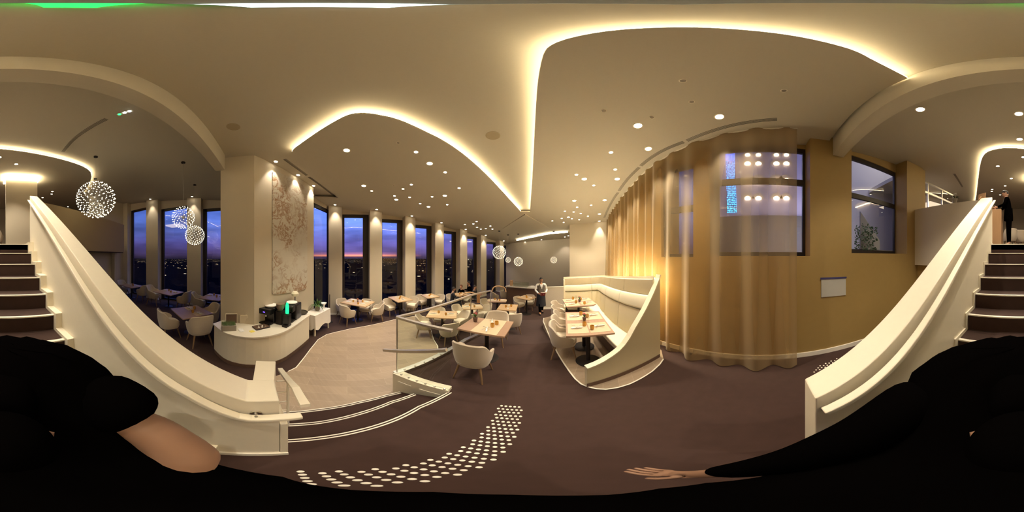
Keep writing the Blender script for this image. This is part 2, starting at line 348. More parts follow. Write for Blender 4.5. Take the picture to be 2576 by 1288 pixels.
def cove(name, pts, label, side, w=0.02):
    t = empty(name, pts[0], 0, label, 'cove light', 'glowing ceiling coves'); q = []
    for i, p in enumerate(pts):
        a = pts[max(i - 1, 0)]; b = pts[min(i + 1, len(pts) - 1)]; d = (b - a); nrm = Vector((d.y, -d.x, 0)).normalized() * side
        q.append(p + Vector((0, 0, 0.045)) + nrm * 0.012 - pts[0])
    MB().ribbon(q, w, 0.015).build('light_strip', M_cove, t)
    return t
cove('cove_light', Redge, 'glowing warm cove line sweeping around the ceiling over the booth side', 1)
cove('cove_light', Ledge[:-8], 'glowing warm cove line around the ceiling over the window tables', 1)
U2 = [atc(*p) for p in ((2447, 530), (2455, 500), (2461, 450), (2466, 410), (2474, 390), (2490, 380), (2520, 374), (2550, 374))] + [atc(*p) for p in ((0, 376), (60, 383), (120, 394), (180, 409), (215, 422), (232, 437), (226, 462), (206, 490))]
U2 = smooth_pts(U2, 1)
struct(MB().prism(xy(U2) + [(-6.5, -14), (3, -14)], lambda x, y: zc(y), lambda x, y: zc(y, 0.03)).build('ceiling', M_ceil))
cove('cove_light', U2, 'glowing warm cove line in the ceiling above the upper floor', -1)
# beam over the foot of the long stairs
ba = [(-3.72, -0.72), (2.85, -1.20), (2.85, -1.42), (-3.72, -0.94)]
struct(MB().prism(ba, CZ + 2.20, lambda x, y: zc(y, 0.2)).build('trim_4', M_ceil))
# --- walls
def wall(name, a, b, z0=-0.5, th=0.15, m=M_wall, top=None, side=1):
    a = Vector((*a, 0)); b = Vector((*b, 0)); n = Vector((b.y - a.y, a.x - b.x, 0)).normalized() * th * side
    f = top if top is not None else (lambda x, y: zc(y, 0.15))
    return struct(MB().prism([a[:2], b[:2], (b + n)[:2], (a + n)[:2]], z0, f).build(name, m))
# column with marble panel
CA = (-3.68, -0.04); CBm = (-5.0, 1.85); CC = (-3.9, -0.86)
struct(MB().prism([CA, CBm, (-5.75, 1.45), (-5.6, -0.5), CC], -0.5, lambda x, y: zc(y, 0.15)).build('wall_column', M_wall))
# window wall, main dining room
WB = Vector((-5.6, 3.5, 0)); WU = Vector((0.53, 0.848, 0)).normalized(); WN = Vector((-0.848, 0.53, 0)).normalized()
wp_ = lambda s, d=0: (WB + WU * s + WN * d)[:2]
PS = [(-0.75, -0.2), (0.93, 1.44), (2.468, 2.95), (3.97, 4.46), (5.5, 6.0), (7.1, 7.6), (8.98, 9.5)]
def window(n, a, b, z0, ztop, frame=0.09, m=M_dark, transom=None, depth=0.08, right=0.0, mp=None, hm=None):
    """framed pane on the line a-b; right = extra width of the frame on the far side"""
    a = Vector((*a, 0)); b = Vector((*b, 0)); L_ = (b - a).length; u = (b - a).normalized(); nn = Vector((u.y, -u.x, 0))
    M = Matrix(((u.x, nn.x, 0, a.x), (u.y, nn.y, 0, a.y), (0, 0, 1, 0), (0, 0, 0, 1)))
    zt = min(ztop(*a[:2]), ztop(*b[:2])) if callable(ztop) else ztop
    f = MB(); d = depth / 2
    f.box(0, frame, -d, d, z0, zt, M).box(L_ - frame - right, L_, -d, d, z0, zt, M).box(frame, L_ - frame, -d, d, z0, z0 + frame, M).box(frame, L_ - frame, -d, d, zt - frame * 1.6, zt, M)
    if transom: f.box(frame, L_ - frame, -d, d, transom, transom + 0.13, M)
    o = struct(f.build('window_%d' % n, m))
    MB().box(frame, L_ - frame - right, -0.004, 0.004, z0 + frame, zt - frame, M).build('pane', mp or M_pane, o)
    # header above
    struct(MB().prism([(a - nn * 0.06)[:2], (b - nn * 0.06)[:2], (b + nn * 0.06)[:2], (a + nn * 0.06)[:2]], zt, lambda x, y: zc(y, 0.15)).build('trim_header', hm or M_wall))
    return o
for i, (a, b) in enumerate(PS):
    struct(MB().prism([wp_(a), wp_(b), wp_(b, 0.55), wp_(a, 0.55)], -0.5, lambda x, y: zc(y, 0.15)).build('wall_pillar', M_wall))
    bb = MB().prism([wp_(a - .012, -.012), wp_(b + .012, -.012), wp_(b + .012, 0.3), wp_(a - .012, 0.3)], -0.449, -0.36)
    struct(bb.build('baseboard_window_side', M_trim))
wt = lambda x, y: zc(y, -0.10)
window(1, (-5.35, 1.72), wp_(-0.75, 0.40), -0.45, wt, right=0.1)
for i in range(7):
    a = PS[i][1]; b = PS[i + 1][0] if i < 6 else 10.3
    window(i + 2, wp_(a, 0.40), wp_(b, 0.40), -0.45, wt, right=0.16 if i < 5 else 0.1)
# far wall, pale wall, corner
wall('wall_back', (-0.45, 12.25), (3.95, 10.15), m=M_wallg, side=-1)
PW0 = (2.75, 7.45); PW1 = (4.42, 6.35)
wall('wall_side', PW0, PW1, side=-1)
wall('wall_return', PW0, (3.95, 10.3), side=1)
# curved gold wall on the right
GW = [(4.42, 6.35), (4.0, 5.6), (3.70, 4.75), (3.42, 4.0), (3.12, 3.1), (2.92, 2.5)]
for a, b in zip(GW, GW[1:]): wall('wall_right', a, b, m=M_gold, side=-1)
ZSILL = CZ + 0.02
def gold(a, b, z0=-0.5, top=None, th=0.5): return wall('wall_right', a, b, z0, th, M_gold, top, side=-1)
gx = lambda y: 2.80 - 0.05 * (y) if y > -1 else 2.85 - 0.07 * (y + 1)
G = lambda y: (gx(y), y)
# stretches of wall between and under the windows
gold((2.92, 2.5), (2.80, 2.15))
gold(G(2.15), G(1.35), top=CZ - 0.02); gold(G(1.35), G(1.02)); gold(G(1.02), G(-0.75), top=CZ - 0.0); gold(G(-0.75), G(-1.63)); gold(G(-1.63), G(-3.46), top=CZ + 0.06)
gold(G(-3.46), G(-4.3), th=0.55)
wtop = lambda x, y: zc(y, -0.05)
wR = dict(m=M_dark, depth=0.07, hm=M_gold)
off = lambda y, t: (gx(y) + t, y)
window(10, off(2.15, 0.2), off(1.35, 0.2), CZ - 0.02, CZ + 2.05, 0.06, transom=CZ + 0.92, **wR)
window(11, off(1.02, 0.33), off(-0.75, 0.33), CZ - 0.0, CZ + 2.46, 0.075, transom=CZ + 1.48, **wR)
window(12, off(-1.63, 0.47), off(-3.46, 0.47), CZ + 0.06, CZ + 2.72, 0.08, transom=CZ + 1.45, **wR)
wall('wall_right', G(-4.3), (3.35, -6.6), top=2.4, z0=1.8, m=M_gold, side=-1)
bbp = [Vector((*p, 0.05)) for p in [(2.90, 2.5), G(2.15), G(1.35), G(0), G(-0.75), G(-1.63), G(-3.9)]]
struct(MB().ribbon([p + Vector((-0.012, 0, 0)) for p in bbp], 0.024, 0.11).build('baseboard_right', M_trim))
# left rear window wall (beyond the column)
for i, (y0, y1) in enumerate(((-0.2, -1.0), (-2.62, -3.36), (-5.12, -5.95), (-7.5, -7.9))):
    struct(MB().box(-8.0, -7.45, y1, y0, -0.5, 6.2).build('wall_pillar', M_wall))
    struct(MB().box(-7.6, -7.438, y1 - .012, y0 + .012, -0.449, -0.35).build('baseboard_left', M_trim))
for i, (y0, y1) in enumerate(((-1.0, -2.62), (-3.36, -5.12), (-5.95, -7.5))):
    window(20 + i, (-7.85, y0), (-7.85, y1), -0.45, lambda x, y: zc(y, -0.18), 0.09, right=0.1)
wall('wall_left', (-7.45, -0.2), (-5.6, 0.4), side=-1)
wall('wall_rear', (-8.0, -7.9), (-4.9, -7.9), side=1, m=M_wall)
wall('wall_rear', (-4.9, -7.95), (-4.9, -5.6), side=1, m=M_wallg, top=2.2)
wall('wall_rear', (-4.9, -5.9), (-0.9, -4.6), side=1, m=M_wallg, top=2.2)
wall('wall_rear', (-9, -15.5), (8, -15.5), z0=1.5, side=1, m=M_wallg)
wall('wall_rear', (-7.7, -7.9), (-7.7, -15.5), z0=1.5, side=1, m=M_wallg)
wall('wall_rear', (6.9, -15.5), (6.9, -7.5), z0=1.5, side=1, m=M_wallg)
# --- upper floor slab, parapets
ZU = 2.31
struct(MB().prism([(-5.05, -5.35), (-1.0, -4.05), (-0.72, -3.67), (0.88, -3.67), (1.1, -3.9), (3.1, -3.9), (3.4, -6.6), (7, -7), (7, -15.6), (-7.85, -15.6), (-7.85, -7.95), (-5.0, -7.95)], ZU - 0.12, ZU).build('floor', M_carpet))
pl = [(-5.1, -5.35), (-0.92, -4.0)]
wall('wall_parapet', pl[0], pl[1], z0=2.22, th=0.12, m=mat('ochre_panel', (0.36, 0.26, 0.12), 0.6), top=CZ + 1.43, side=1)
wall('wall_parapet', (-5.1, -5.35), (-5.1, -7.8), z0=2.22, th=0.12, m=MATS['ochre_panel'], top=CZ + 1.43, side=-1)
wall('wall_parapet', (1.06, -3.85), (3.08, -3.85), z0=CZ - 0.27, th=0.12, m=M_wall, top=CZ + 1.43, side=1)
wall('wall_parapet', (1.06, -3.97), (3.08, -3.97), z0=-0.05, th=0.08, m=M_gold, top=CZ - 0.27, side=1)
# --- long stairs up
n_ = 11; rz_ = ZU / n_; T_ = 0.341; D_ = 3.67
LX = lambda y: -0.755
RX = lambda y: 0.67 + 0.027 * max(0, -y - 0.2)
SL = lambda y: -0.725 + 0.022 * max(0, -y - 0.2)
st = MB()
for k in range(n_):
    z = ZU - k * rz_; yf = -(D_ - k * T_); yb = yf - T_ - 0.02
    zb = max(z - rz_ - 0.25, 0.0)
    st.prism([(SL(yf) - 0.01, yf), (RX(yf), yf), (RX(yb), yb), (SL(yb) - 0.01, yb)], zb, z)
struct(st.build('trim_stairs', M_carpet))
for k in range(n_):
    z = ZU - k * rz_; yf = -(D_ - k * T_)
    t = MB(); t.box(SL(yf), RX(yf) - 0.02, yf - 0.035, yf + 0.008, z - 0.004, z + 0.012)
    o = t.build('step_nosing', M_trim)
    tag(o, ['white metal nosing along the top step of the long stairs'][0] if k == 0 else 'white metal nosing on the %s step down from the top of the long stairs' % ['', 'first', 'second', 'third', 'fourth', 'fifth', 'sixth', 'seventh', 'eighth', 'ninth', 'tenth'][k], 'stair nosing', 'nosings of the long stairs')
def capz(y): return CZ - 0.936 + 0.63 * max(0, -y - 0.045)
def side_wall(sx, inner, outer, y0, y1, name, block=None):
    ys = [y0] + [y for y in (-0.25,) if y < y0] + [y1]
    m = MB()
    prof = [(y0, capz(y0)), (-0.2, capz(-0.2)), (y1, capz(y1)), (y1, capz(y1) - 0.0), (y1, ZU - 0.3), (-0.6, -0.0), (y0, 0.0)]
    pr = [(y0, 0.0), (y0, capz(y0))] + ([(-0.045, capz(-0.045))] if y0 > 0 else []) + [(y1, capz(y1)), (y1, -0.449), (-0.5, -0.449), (-0.5, 0.0)]
    n = len(pr); vs = [(inner(y), y, z) for y, z in pr] + [(outer(y), y, z) for y, z in pr]
    tri = geometry.tessellate_polygon([[Vector((y, z, 0)) for y, z in pr]])
    fs = [tuple(t) for t in tri] + [tuple(i + n for i in t) for t in tri] + [(i, (i + 1) % n, (i + 1) % n + n, i + n) for i in range(n)]
    m.add(vs, fs); return struct(m.build(name, M_white, bevel=0.008))
outL = lambda y: -0.985 + max(0, -y - 0.2) * 0.009
outR = lambda y: 0.872 + max(0, -y - 0.2) * 0.048
side_wall(-1, LX, outL, 0.11, -4.08, 'wall_stair_left')
side_wall(1, RX, outR, -0.20, -3.92, 'wall_stair_right')
# newel block at the foot of the left wall
nb = MB().prism([(-0.98, -0.02), (-0.98, 0.11), (-1.236, 0.15), (-1.255, -0.0)], -0.449, CZ - 0.937)
struct(nb.build('trim_5', M_white, bevel=0.006))
# base trim at the foot of the walls
struct(MB().box(-0.762, -0.735, -0.25, 0.149, 0.001, 0.07).build('baseboard_stair_left', M_trim))
struct(MB().box(0.655, 0.678, -0.26, -0.2, 0.0, 0.07).box(0.655, 0.885, -0.2, -0.175, 0.0, 0.07).build('baseboard_stair_right', M_trim))
struct(MB().box(-0.984, -0.748, 0.112, 0.15, -0.449, 0.78).build('trim_10', M_white, bevel=0.006))
# stepped skirting
for sx, fx, nm in ((1, SL, 'left'), (-1, RX, 'right')):
    m = MB()
    for k in range(n_):
        z = ZU - k * rz_; yf = -(D_ - k * T_) + 0.08
        bk_ = (lambda y: LX(y) - 0.005) if sx > 0 else (lambda y: fx(y) + 0.01)
        m.prism([(bk_(yf), yf), (fx(yf) + 0.016 * sx, yf), (fx(yf - T_) + 0.016 * sx, yf - T_), (bk_(yf - T_), yf - T_)], max(z - 0.30, 0), z + 0.05)
    struct(m.build('baseboard_stairs_' + nm, M_white))
# wall-mounted handrails of the stairs
def handrail(sx, fx, label, y0, hz=-0.09):
    r = empty('handrail', (fx(0) + sx * 0.06, y0, capz(y0) + hz), 0, label, 'handrail', 'handrails of the long stairs')
    o = r.location.copy(); pts = []
    for y in (y0, 0.1, -0.02, -0.08, -0.3, -1.2, -2.4, -3.6, -3.9):
        if y > y0: continue
        pts.append(Vector((fx(y) + sx * 0.06, y, capz(y) + hz - (0.05 if y > -0.1 and y0 > 0 else 0))) - o)
    MB().ribbon(pts, 0.055, 0.035).build('rail', M_white, r, bevel=0.008)
    for y in (0.0 if y0 > 0 else -0.25, -0.35, -1.3, -2.3, -3.3):
        c = Vector((fx(y), y, capz(y) + hz)) - o
        b = MB().tube([c + Vector((sx * 0.002, 0, -0.06)), c + Vector((sx * 0.012, 0, -0.06))], 0.03, 14).tube([c + Vector((sx * 0.012, 0, -0.06)), c + Vector((sx * 0.05, 0, -0.055)), c + Vector((sx * 0.06, 0, -0.02))], 0.008)
        b.build('bracket', M_metal, r, smooth=True)
handrail(1, LX, 'long cream handrail on the left stair wall, running past the foot of the wall', 0.20)
handrail(-1, RX, 'long cream handrail fixed inside the right-hand stair wall', -0.22)
# short railing down the three steps at the left
t = empty('step_railing', (-1.0, 0.16, -0.1), 0, 'short cream railing with thin rungs beside the three low steps', 'railing')
o = t.location.copy(); P = lambda x, y, z: Vector((x, y, z)) - o
MB().ribbon([P(-0.75, 0.235, 1.02), P(-0.98, 0.245, 0.98), P(-1.75, 0.26, 0.58)], 0.05, 0.03).build('rail', M_white, t)
for k, z in enumerate((0.12, 0.30, 0.48, 0.66, 0.84)):
    MB().tube([P(-1.24, 0.16, z), P(-1.26 - 0.0, 0.25, z - 0.02)], 0.008).build('rung', M_trim, t)
MB().tube([P(-1.26, 0.25, 0.80), P(-1.26, 0.25, -0.15)], 0.012).build('post', M_trim, t)
# curb at the right of the three steps
struct(MB().prism([(-0.70, 1.69), (-0.70, 1.81), (-1.52, 1.83), (-1.52, 1.69)], -0.449, 0.06).build('trim_6', M_white, bevel=0.004))
m = MB()
a, b = Vector((-1.51, 1.72)), Vector((-0.995, 3.4)); 
for p, q, z0, z1 in (((-1.51, 1.72), (-0.995, 3.4), 0.06, 0.06), ((-0.995, 3.4), (-0.21, 6.0), 0.06, -0.40)):
    p3 = Vector((*p, z0 - 0.03)); q3 = Vector((*q, z1 - 0.03)); m.ribbon([p3, q3], 0.09, 0.07)
struct(m.build('trim_7', M_metal))
struct(wall('wall_landing', (-1.515, 1.74), (-1.0, 3.4), z0=-0.449, th=0.03, m=M_riser, top=0.02, side=-1))
for k, (x0, x1) in enumerate(((-1.42, -1.2), (-1.08, -0.80))):
    struct(MB().box(x0, x1, 1.682, 1.694, -0.10, -0.075).build('trim_8', M_trim))
# glass balustrade
t = empty('glass_balustrade', (-1.51, 1.74, 0.06), 0, 'frameless glass balustrade with a metal top rail between the steps and the lower dining room', 'balustrade')
o = t.location.copy()
A0 = P(-0.66, 1.72, 0.06); A1 = P(-1.50, 1.76, 0.06); A2 = P(-0.93, 3.6, 0.06); A3 = P(-0.62, 4.65, -0.12)
for a, b in ((A0, A1), (A1, A2), (A2, A3)):
    d = (b - a).normalized() * 0.02; nn = Vector((d.y, -d.x, 0)).normalized() * 0.006; h = Vector((0, 0, 1.06))
    a2 = a + d; b2 = b - d
    MB().add([a2 + nn, b2 + nn, b2 - nn, a2 - nn, a2 + nn + h, b2 + nn + h, b2 - nn + h, a2 - nn + h], [(0, 1, 5, 4), (2, 3, 7, 6), (0, 3, 2, 1), (4, 5, 6, 7), (1, 2, 6, 5), (0, 4, 7, 3)]).build('glass_panel', M_bal, t)
h = Vector((0, 0, 1.08))
MB().ribbon([A0 + h, A1 + h], 0.05, 0.03).build('top_rail', M_rail, t)
MB().ribbon([A1 + h, A2 + h, A3 + h + Vector((0, 0, 0.08))], 0.05, 0.03).build('top_rail', M_rail, t)
for q in (A1, A2, A3): MB().tube([q, q + h], 0.011).build('post', M_metal, t)
for k in range(6):
    q = A1.lerp(A0, 0.12 + k * 0.155); MB().lathe([(0.016, 0), (0.016, 0.012), (0.01, 0.02), (0, 0.02)], q + Vector((0, -0.02, 0.0)), 10).build('clamp', M_metal, t)
for k in range(5):
    q = A1.lerp(A2, 0.06 + k * 0.1); MB().lathe([(0.016, 0), (0.016, 0.012), (0.01, 0.02), (0, 0.02)], q + Vector((0.02, 0, 0.0)), 10).build('clamp', M_metal, t)
MB().ribbon([P(-1.62, 1.62, 0.56), P(-0.68, 1.60, 0.92)], 0.045, 0.04).build('step_handrail', M_rail, t)
t = empty('curved_rail', (-0.66, 4.6, 0.9), 0, 'curved tan wood hoop at the far end of the glass balustrade beside a copper plate', 'railing'); o = t.location.copy()
arc = [atd(*p, 4.75) - o for p in ((1164, 741), (1170, 737), (1180, 735), (1190, 736.5), (1199, 740))]
MB().tube(smooth_pts(arc, 2), 0.02).build('hoop', mat('tan_wood', (0.55, 0.34, 0.18), 0.5), t, smooth=True)
arc = [atd(*p, 4.95) - o for p in ((1237, 733), (1241, 723), (1250, 719), (1262, 721), (1270, 723), (1273, 734))]
MB().tube(smooth_pts(arc, 2), 0.018).build('hoop', MATS['tan_wood'], t, smooth=True)
c = atd(1203.5, 748, 4.7) - o; MB().box(-0.045, 0.045, -0.02, 0.02, -0.17, 0.13, Matrix.Translation(c)).build('plate', M_copper, t)
# --- outside: city, buildings beyond the gold wall
o = MB().prism([(-3000, -3000), (3000, -3000), (3000, 3000), (-3000, 3000)], -61, -60).build('city_lights', M_city)
tag(o, 'dark city spread below the windows with scattered street lights', 'city', kind='stuff')
M_fac = mat('lilac_facade', (0.48, 0.42, 0.52), 0.8)
t = empty('building', (7.6, 0, 0), 0, 'pale lilac building outside the curtained window with rows of lit arched niches', 'building')
FX = 7.0
f = MB().box(0, 0.6, -2.7, 2.9, -2, 13); f.build('facade', M_fac, t); t.location = (FX, 0, 0)
MB().box(-0.35, 0.0, -2.7, 2.9, -2, 3.75).build('podium', mat('dark_podium', (0.10, 0.085, 0.075), 0.8), t)
M_niche = mat('niche', (0.5, 0.42, 0.36), 0.8); M_nl = emit('niche_light', (1.0, 0.88, 0.62), 3.5)
for px in (1881, 1908, 1953, 1978):
    for py, s in ((391, 0.75), (413, 0.9), (457, 1.2), (500, 0.9)):
        c = atl(px, py, (FX, 0), (FX, 1)) - t.location
        m = MB(); n = 10; r = 0.30 * s
        ring = [Vector((-0.02, r * math.cos(PI * k / n), 0.32 * s * math.sin(PI * k / n))) + c for k in range(n + 1)]
        m.add(ring + [v + Vector((0.05, 0, 0)) for v in ring], [tuple(range(n + 1))] + [(k, k + 1, n + 2 + k, n + 1 + k) for k in range(n)])
        nc = m.build('niche', M_niche, t)
        MB().lathe([(0, -0.09 * s), (0.13 * s, -0.06 * s), (0.15 * s, 0.03 * s), (0.08 * s, 0.10 * s), (0, 0.12 * s)], c + Vector((-0.05, 0, 0.0)), 12).build('niche_lamp', M_nl, nc)
m = MB(); m.add([(x, y, z) for x in (-0.06, -0.02) for y, z in ((1.36, 4.0), (1.78, 4.0), (1.86, 7.9), (1.46, 7.9))], [(0, 1, 2, 3), (7, 6, 5, 4), (0, 4, 5, 1), (1, 5, 6, 2), (2, 6, 7, 3), (3, 7, 4, 0)])
mled, n, l, b = new_mat('led_strip'); g = n.new('ShaderNodeTexCoord'); s_ = n.new('ShaderNodeSeparateXYZ'); l.new(g.outputs['Object'], s_.inputs[0])
cr = n.new('ShaderNodeValToRGB'); mq = n.new('ShaderNodeMapRange'); mq.inputs[1].default_value = 4; mq.inputs[2].default_value = 8.5; l.new(s_.outputs[2], mq.inputs[0]); l.new(mq.outputs[0], cr.inputs[0])
cr.color_ramp.elements[0].color = (0.02, 0.35, 1, 1); cr.color_ramp.elements[1].color = (0.05, 0.03, 1, 1); b.inputs['Base Color'].default_value = (0.03, 0.05, 0.3, 1)
l.new(cr.outputs[0], b.inputs['Emission Color']); vb = n.new('ShaderNodeTexVoronoi'); vb.inputs['Scale'].default_value = 11.0; vb.inputs['Randomness'].default_value = 0.25; l.new(g.outputs['Object'], vb.inputs['Vector']); lt = n.new('ShaderNodeMath'); lt.operation = 'LESS_THAN'; lt.inputs[1].default_value = 0.45; l.new(vb.outputs['Distance'], lt.inputs[0]); k4 = n.new('ShaderNodeMath'); k4.operation = 'MULTIPLY'; k4.inputs[1].default_value = 3.0; l.new(lt.outputs[0], k4.inputs[0]); l.new(k4.outputs[0], b.inputs['Emission Strength'])
m.build('led_display', mled, t)
area('facade_fill_light', (5.2, -1, 2.5), (R(90), 0, R(-90)), 3.0, 85, (0.90, 0.86, 1.0), None)  # added fill that brightens the lilac facade, no lamp of the building
t2 = empty('street_facade', (6.3, -5.2, 0), 0, 'white wall and canopy seen outside the uncurtained window on the gold wall', 'building')
MB().prism([(-1.6, -6.0), (0.2, -6.4), (1.4, 2.4), (0.6, 2.4)], -1.0, 15.0).build('facade', mat('white_render', (0.40, 0.37, 0.34), 0.8), t2)
MB().box(-0.62, -0.55, -1.05, -0.55, CZ + 2.0, CZ + 3.2).build('dark_panel', M_dark, t2)
area('street_wall_fill', (4.1, -4.6, 7.5), (R(60), 0, R(-100)), 2.0, 60, (1.0, 0.93, 0.85), None)  # unseen area light added to lift the wall outside the bare window
t4 = empty('stone_terrace', (5.2, -3.6, -0.6), R(12), 'dark sloping shape and low wall outside the uncurtained window', 'wall')
MB().box(-0.1, 0.1, -2.6, 2.2, 0, 2.9).build('low_wall', mat('dusk_stone', (0.12, 0.11, 0.10), 0.8), t4)
MB().prism([(-0.16, -0.6), (-0.12, -0.6), (-0.12, 0.5), (-0.16, 0.5)], 2.9, lambda x, y: 3.3 + (y + 0.6) * 0.9).build('sail', mat('pale_sail', (0.35, 0.34, 0.30), 0.8), t4)
t3 = empty('tree', (4.9, -3.35, -0.45), 0, 'leafy green tree outside the uncurtained window', 'tree')
MB().tube([(0, 0, 0), (0, 0, 2.6)], 0.04).build('trunk', M_leg, t3)
m = MB()
for k in range(520):
    a = random.random() * 2 * PI; r = 0.42 * random.random() ** .5; z = 2.1 + random.random() * 1.5
    c = Vector((math.cos(a) * r, math.sin(a) * r, z)); u = Vector((random.uniform(-1, 1), random.uniform(-1, 1), random.uniform(-1, 1))).normalized() * 0.06; v = u.orthogonal().normalized() * 0.025
    m.add([c - u, c + v, c + u, c - v], [(0, 1, 2, 3)])
m.build('foliage', M_leaf, t3)

t = empty('light_line', atc(1300, 603), 0, 'long glowing light line bending across the far ceiling above the serving counter', 'light line'); o = t.location.copy()
q = [atc(*p_) - Vector((0, 0, 0.05)) - o for p_ in ((1300, 602), (1345, 592), (1385, 584), (1428, 581))]
MB().ribbon(q, 0.05, 0.09).build('lens', emit('line_led', (1.0, 0.88, 0.62), 6), t)

w3 = [atc(*p_) for p_ in ((1262, 577), (1321, 538), (1388, 577))]
mt = MB(); mt.add([w3[0], w3[1], w3[2], w3[1] - Vector((0, 0, 0.035)), w3[0] - Vector((0, 0, 0.004)), w3[2] - Vector((0, 0, 0.004))], [(0, 1, 2), (3, 4, 5), (0, 1, 3, 4), (1, 2, 5, 3), (0, 2, 5, 4)])
struct(mt.build('ceiling', M_ceil))
# ================================================================ FURNITURE
def chair_proto(name='tub_chair'):
    t = empty(name, (0, 0, 0), 0, 'chair', 'chair', 'cream tub dining chairs')
    n = 36; A0_ = R(-128); rows = []
    def plan(a, f):                      # a = 0 at the back, +-pi at the front
        x = math.sin(a); y = -math.cos(a)
        k = (abs(x) ** 2.6 + abs(y) ** 2.6) ** (-1 / 2.6)
        return Vector((x * k * 0.285 * f, y * k * 0.27 * f - 0.0, 0))
    def rim(a):
        q = abs(math.degrees(a))
        if q < 42: return 0.80 - 0.012 * (q / 42) ** 2
        if q < 78: tt = (q - 42) / 36; return 0.788 - 0.165 * (3 * tt * tt - 2 * tt ** 3)
        tt = (q - 78) / 50; return 0.623 - 0.10 * tt * tt
    th = 0.038
    def pt(a, v, inner):
        z = 0.33 + (rim(a) - 0.33) * v
        f = 0.84 + 0.18 * min(1, (z - 0.33) / 0.24) ** 0.6 + 0.05 * max(0, (z - 0.6) / 0.2)
        p = plan(a, f)
        if inner: p = p * ((p.length - th) / p.length)
        p.z = z; return p
    ang = [A0_ + (R(256)) * i / n for i in range(n + 1)]
    vv = [0, .25, .5, .75, .92, 1.0]
    out = [[pt(a, v, False) for a in ang] for v in vv]
    inn = [[pt(a, v, True) for a in ang] for v in reversed(vv)]
    top = [[(pt(a, 1, False) + pt(a, 1, True)) / 2 + Vector((0, 0, 0.016)) for a in ang]]
    m = MB(); allr = out + top + inn; m.grid(allr)
    k = len(ang)
    m.f.append(tuple(r * k for r in range(len(allr)))); m.f.append(tuple(r * k + k - 1 for r in reversed(range(len(allr)))))
    # under-pan
    full = [R(-180) + 2 * PI * i / 40 for i in range(40)]
    def ring(f, z): return [plan(a, f) + Vector((0, 0, z)) for a in full]
    m.grid([ring(0.62, 0.30), ring(0.84, 0.33), ring(0.92, 0.40), ring(0.7, 0.42)], True)
    m.f.append(tuple(len(m.v) - 160 + i for i in range(40)))
    m.build('shell', M_fabric, t, smooth=True)
    s = MB(); s.grid([ring(0.70, 0.40), ring(0.87, 0.42), ring(0.89, 0.455), ring(0.84, 0.478), ring(0.45, 0.486)], True)
    s.f.append(tuple(len(s.v) - 40 + i for i in range(40)))
    s.build('seat', M_seat, t, smooth=True)
    for sx in (-1, 1):
        for sy in (-1, 1):
            MB().tube([(sx * 0.15, sy * 0.15, 0.34), (sx * 0.215, sy * 0.225, 0.0)], [0.024, 0.012], 10).build('leg', M_leg, t, smooth=True)
    return t
CH = chair_proto()
def chair(px, py, tgt, label, s=0.9, fl=None, grp='cream tub chairs in the lower dining room'):
    """px, py: top middle of the back; tgt: the point the chair faces"""
    z = -0.45 if fl is None else fl
    for _ in range(3):
        p = atz(px, py, z + 0.80 * s)
        if fl == 'g': pass
        f = (Vector((tgt[0], tgt[1], 0)) - Vector((p.x, p.y, 0))).normalized()
        if callable(fl): z = fl(p.x, p.y)
    c = fit(p + f * 0.26 * s, f, s, tgt)
    if c.y > 2.4:
        d_ = (c - WB).dot(WN); s_ = (c - WB).dot(WU); lim = -0.28 if any(a - 0.28 < s_ < b + 0.28 for a, b in PS) else 0.0
        if d_ > lim: c = c - WN * (d_ - lim)
    return inst(CH, (c.x, c.y, z), math.atan2(-f.x, f.y), label, 'chair', grp, s)
def fit(c, f, s, tgt):
    tb = [t for t in T.values() if (t.location.xy - Vector(tgt)).length < 0.02]
    if not tb: return c
    t = tb[0]; iv = (Matrix.Translation(t.location) @ Matrix.Rotation(t.rotation_euler.z, 4, 'Z')).inverted(); hx, hy = t['hx'], t['hy']
    def gap(c):
        q = iv @ (c - f * 0.27 * s); return max(abs(q.x) - hx, abs(q.y) - hy)
    for _ in range(200):
        g = gap(c)
        if g < 0.36 * s: c = c - f * 0.01
        elif g > 0.62 * s: c = c + f * 0.01
        else: break
    return c
def gchair(px, py, tgt, label, s, grp):
    z = 0.0
    for _ in range(6):
        p = atz(px, py, z + 0.80 * s); f = (Vector((tgt[0], tgt[1], 0)) - Vector((p.x, p.y, 0))).normalized(); c = fit(p + f * 0.26 * s, f, s, tgt)
        z = min([ground(c.x, c.y)] + [0])
    return inst(CH, (c.x, c.y, z), math.atan2(-f.x, f.y), label, 'chair', grp, s)
def table(c, ang, L_, W_, label, floor, round_=False, h=0.75, m=None, bases=1, cat='table', trunc=0):
    t = empty('dining_table', (c[0], c[1], floor), R(ang), label, cat)
    if trunc: poly = [(-L_/2 + trunc, -W_/2), (L_/2, -W_/2), (L_/2, W_/2), (-L_/2, W_/2), (-L_/2, -W_/2 + trunc)]
    else: poly = [(-L_/2, -W_/2), (L_/2, -W_/2), (L_/2, W_/2), (-L_/2, W_/2)]
    MB().prism(poly, h - 0.032, h).build('tabletop', m or M_top, t, bevel=0.003)
    for k in range(bases):
        x = 0 if bases == 1 else (-L_ * 0.24 if k == 0 else L_ * 0.24)
        MB().tube([(x, 0, 0.02), (x, 0, h - 0.03)], 0.038, 14).build('column', M_base, t, smooth=True)
        MB().lathe([(0.21, 0), (0.21, 0.008), (0.19, 0.014), (0.05, 0.024), (0, 0.024)], (x, 0, 0), 28).build('base', M_base, t, smooth=True)
        MB().box(x - 0.12, x + 0.12, -0.12, 0.12, h - 0.045, h - 0.032).build('mounting_plate', M_base, t)
    t['h'] = h; t['hx'] = L_ / 2; t['hy'] = W_ / 2
    return t
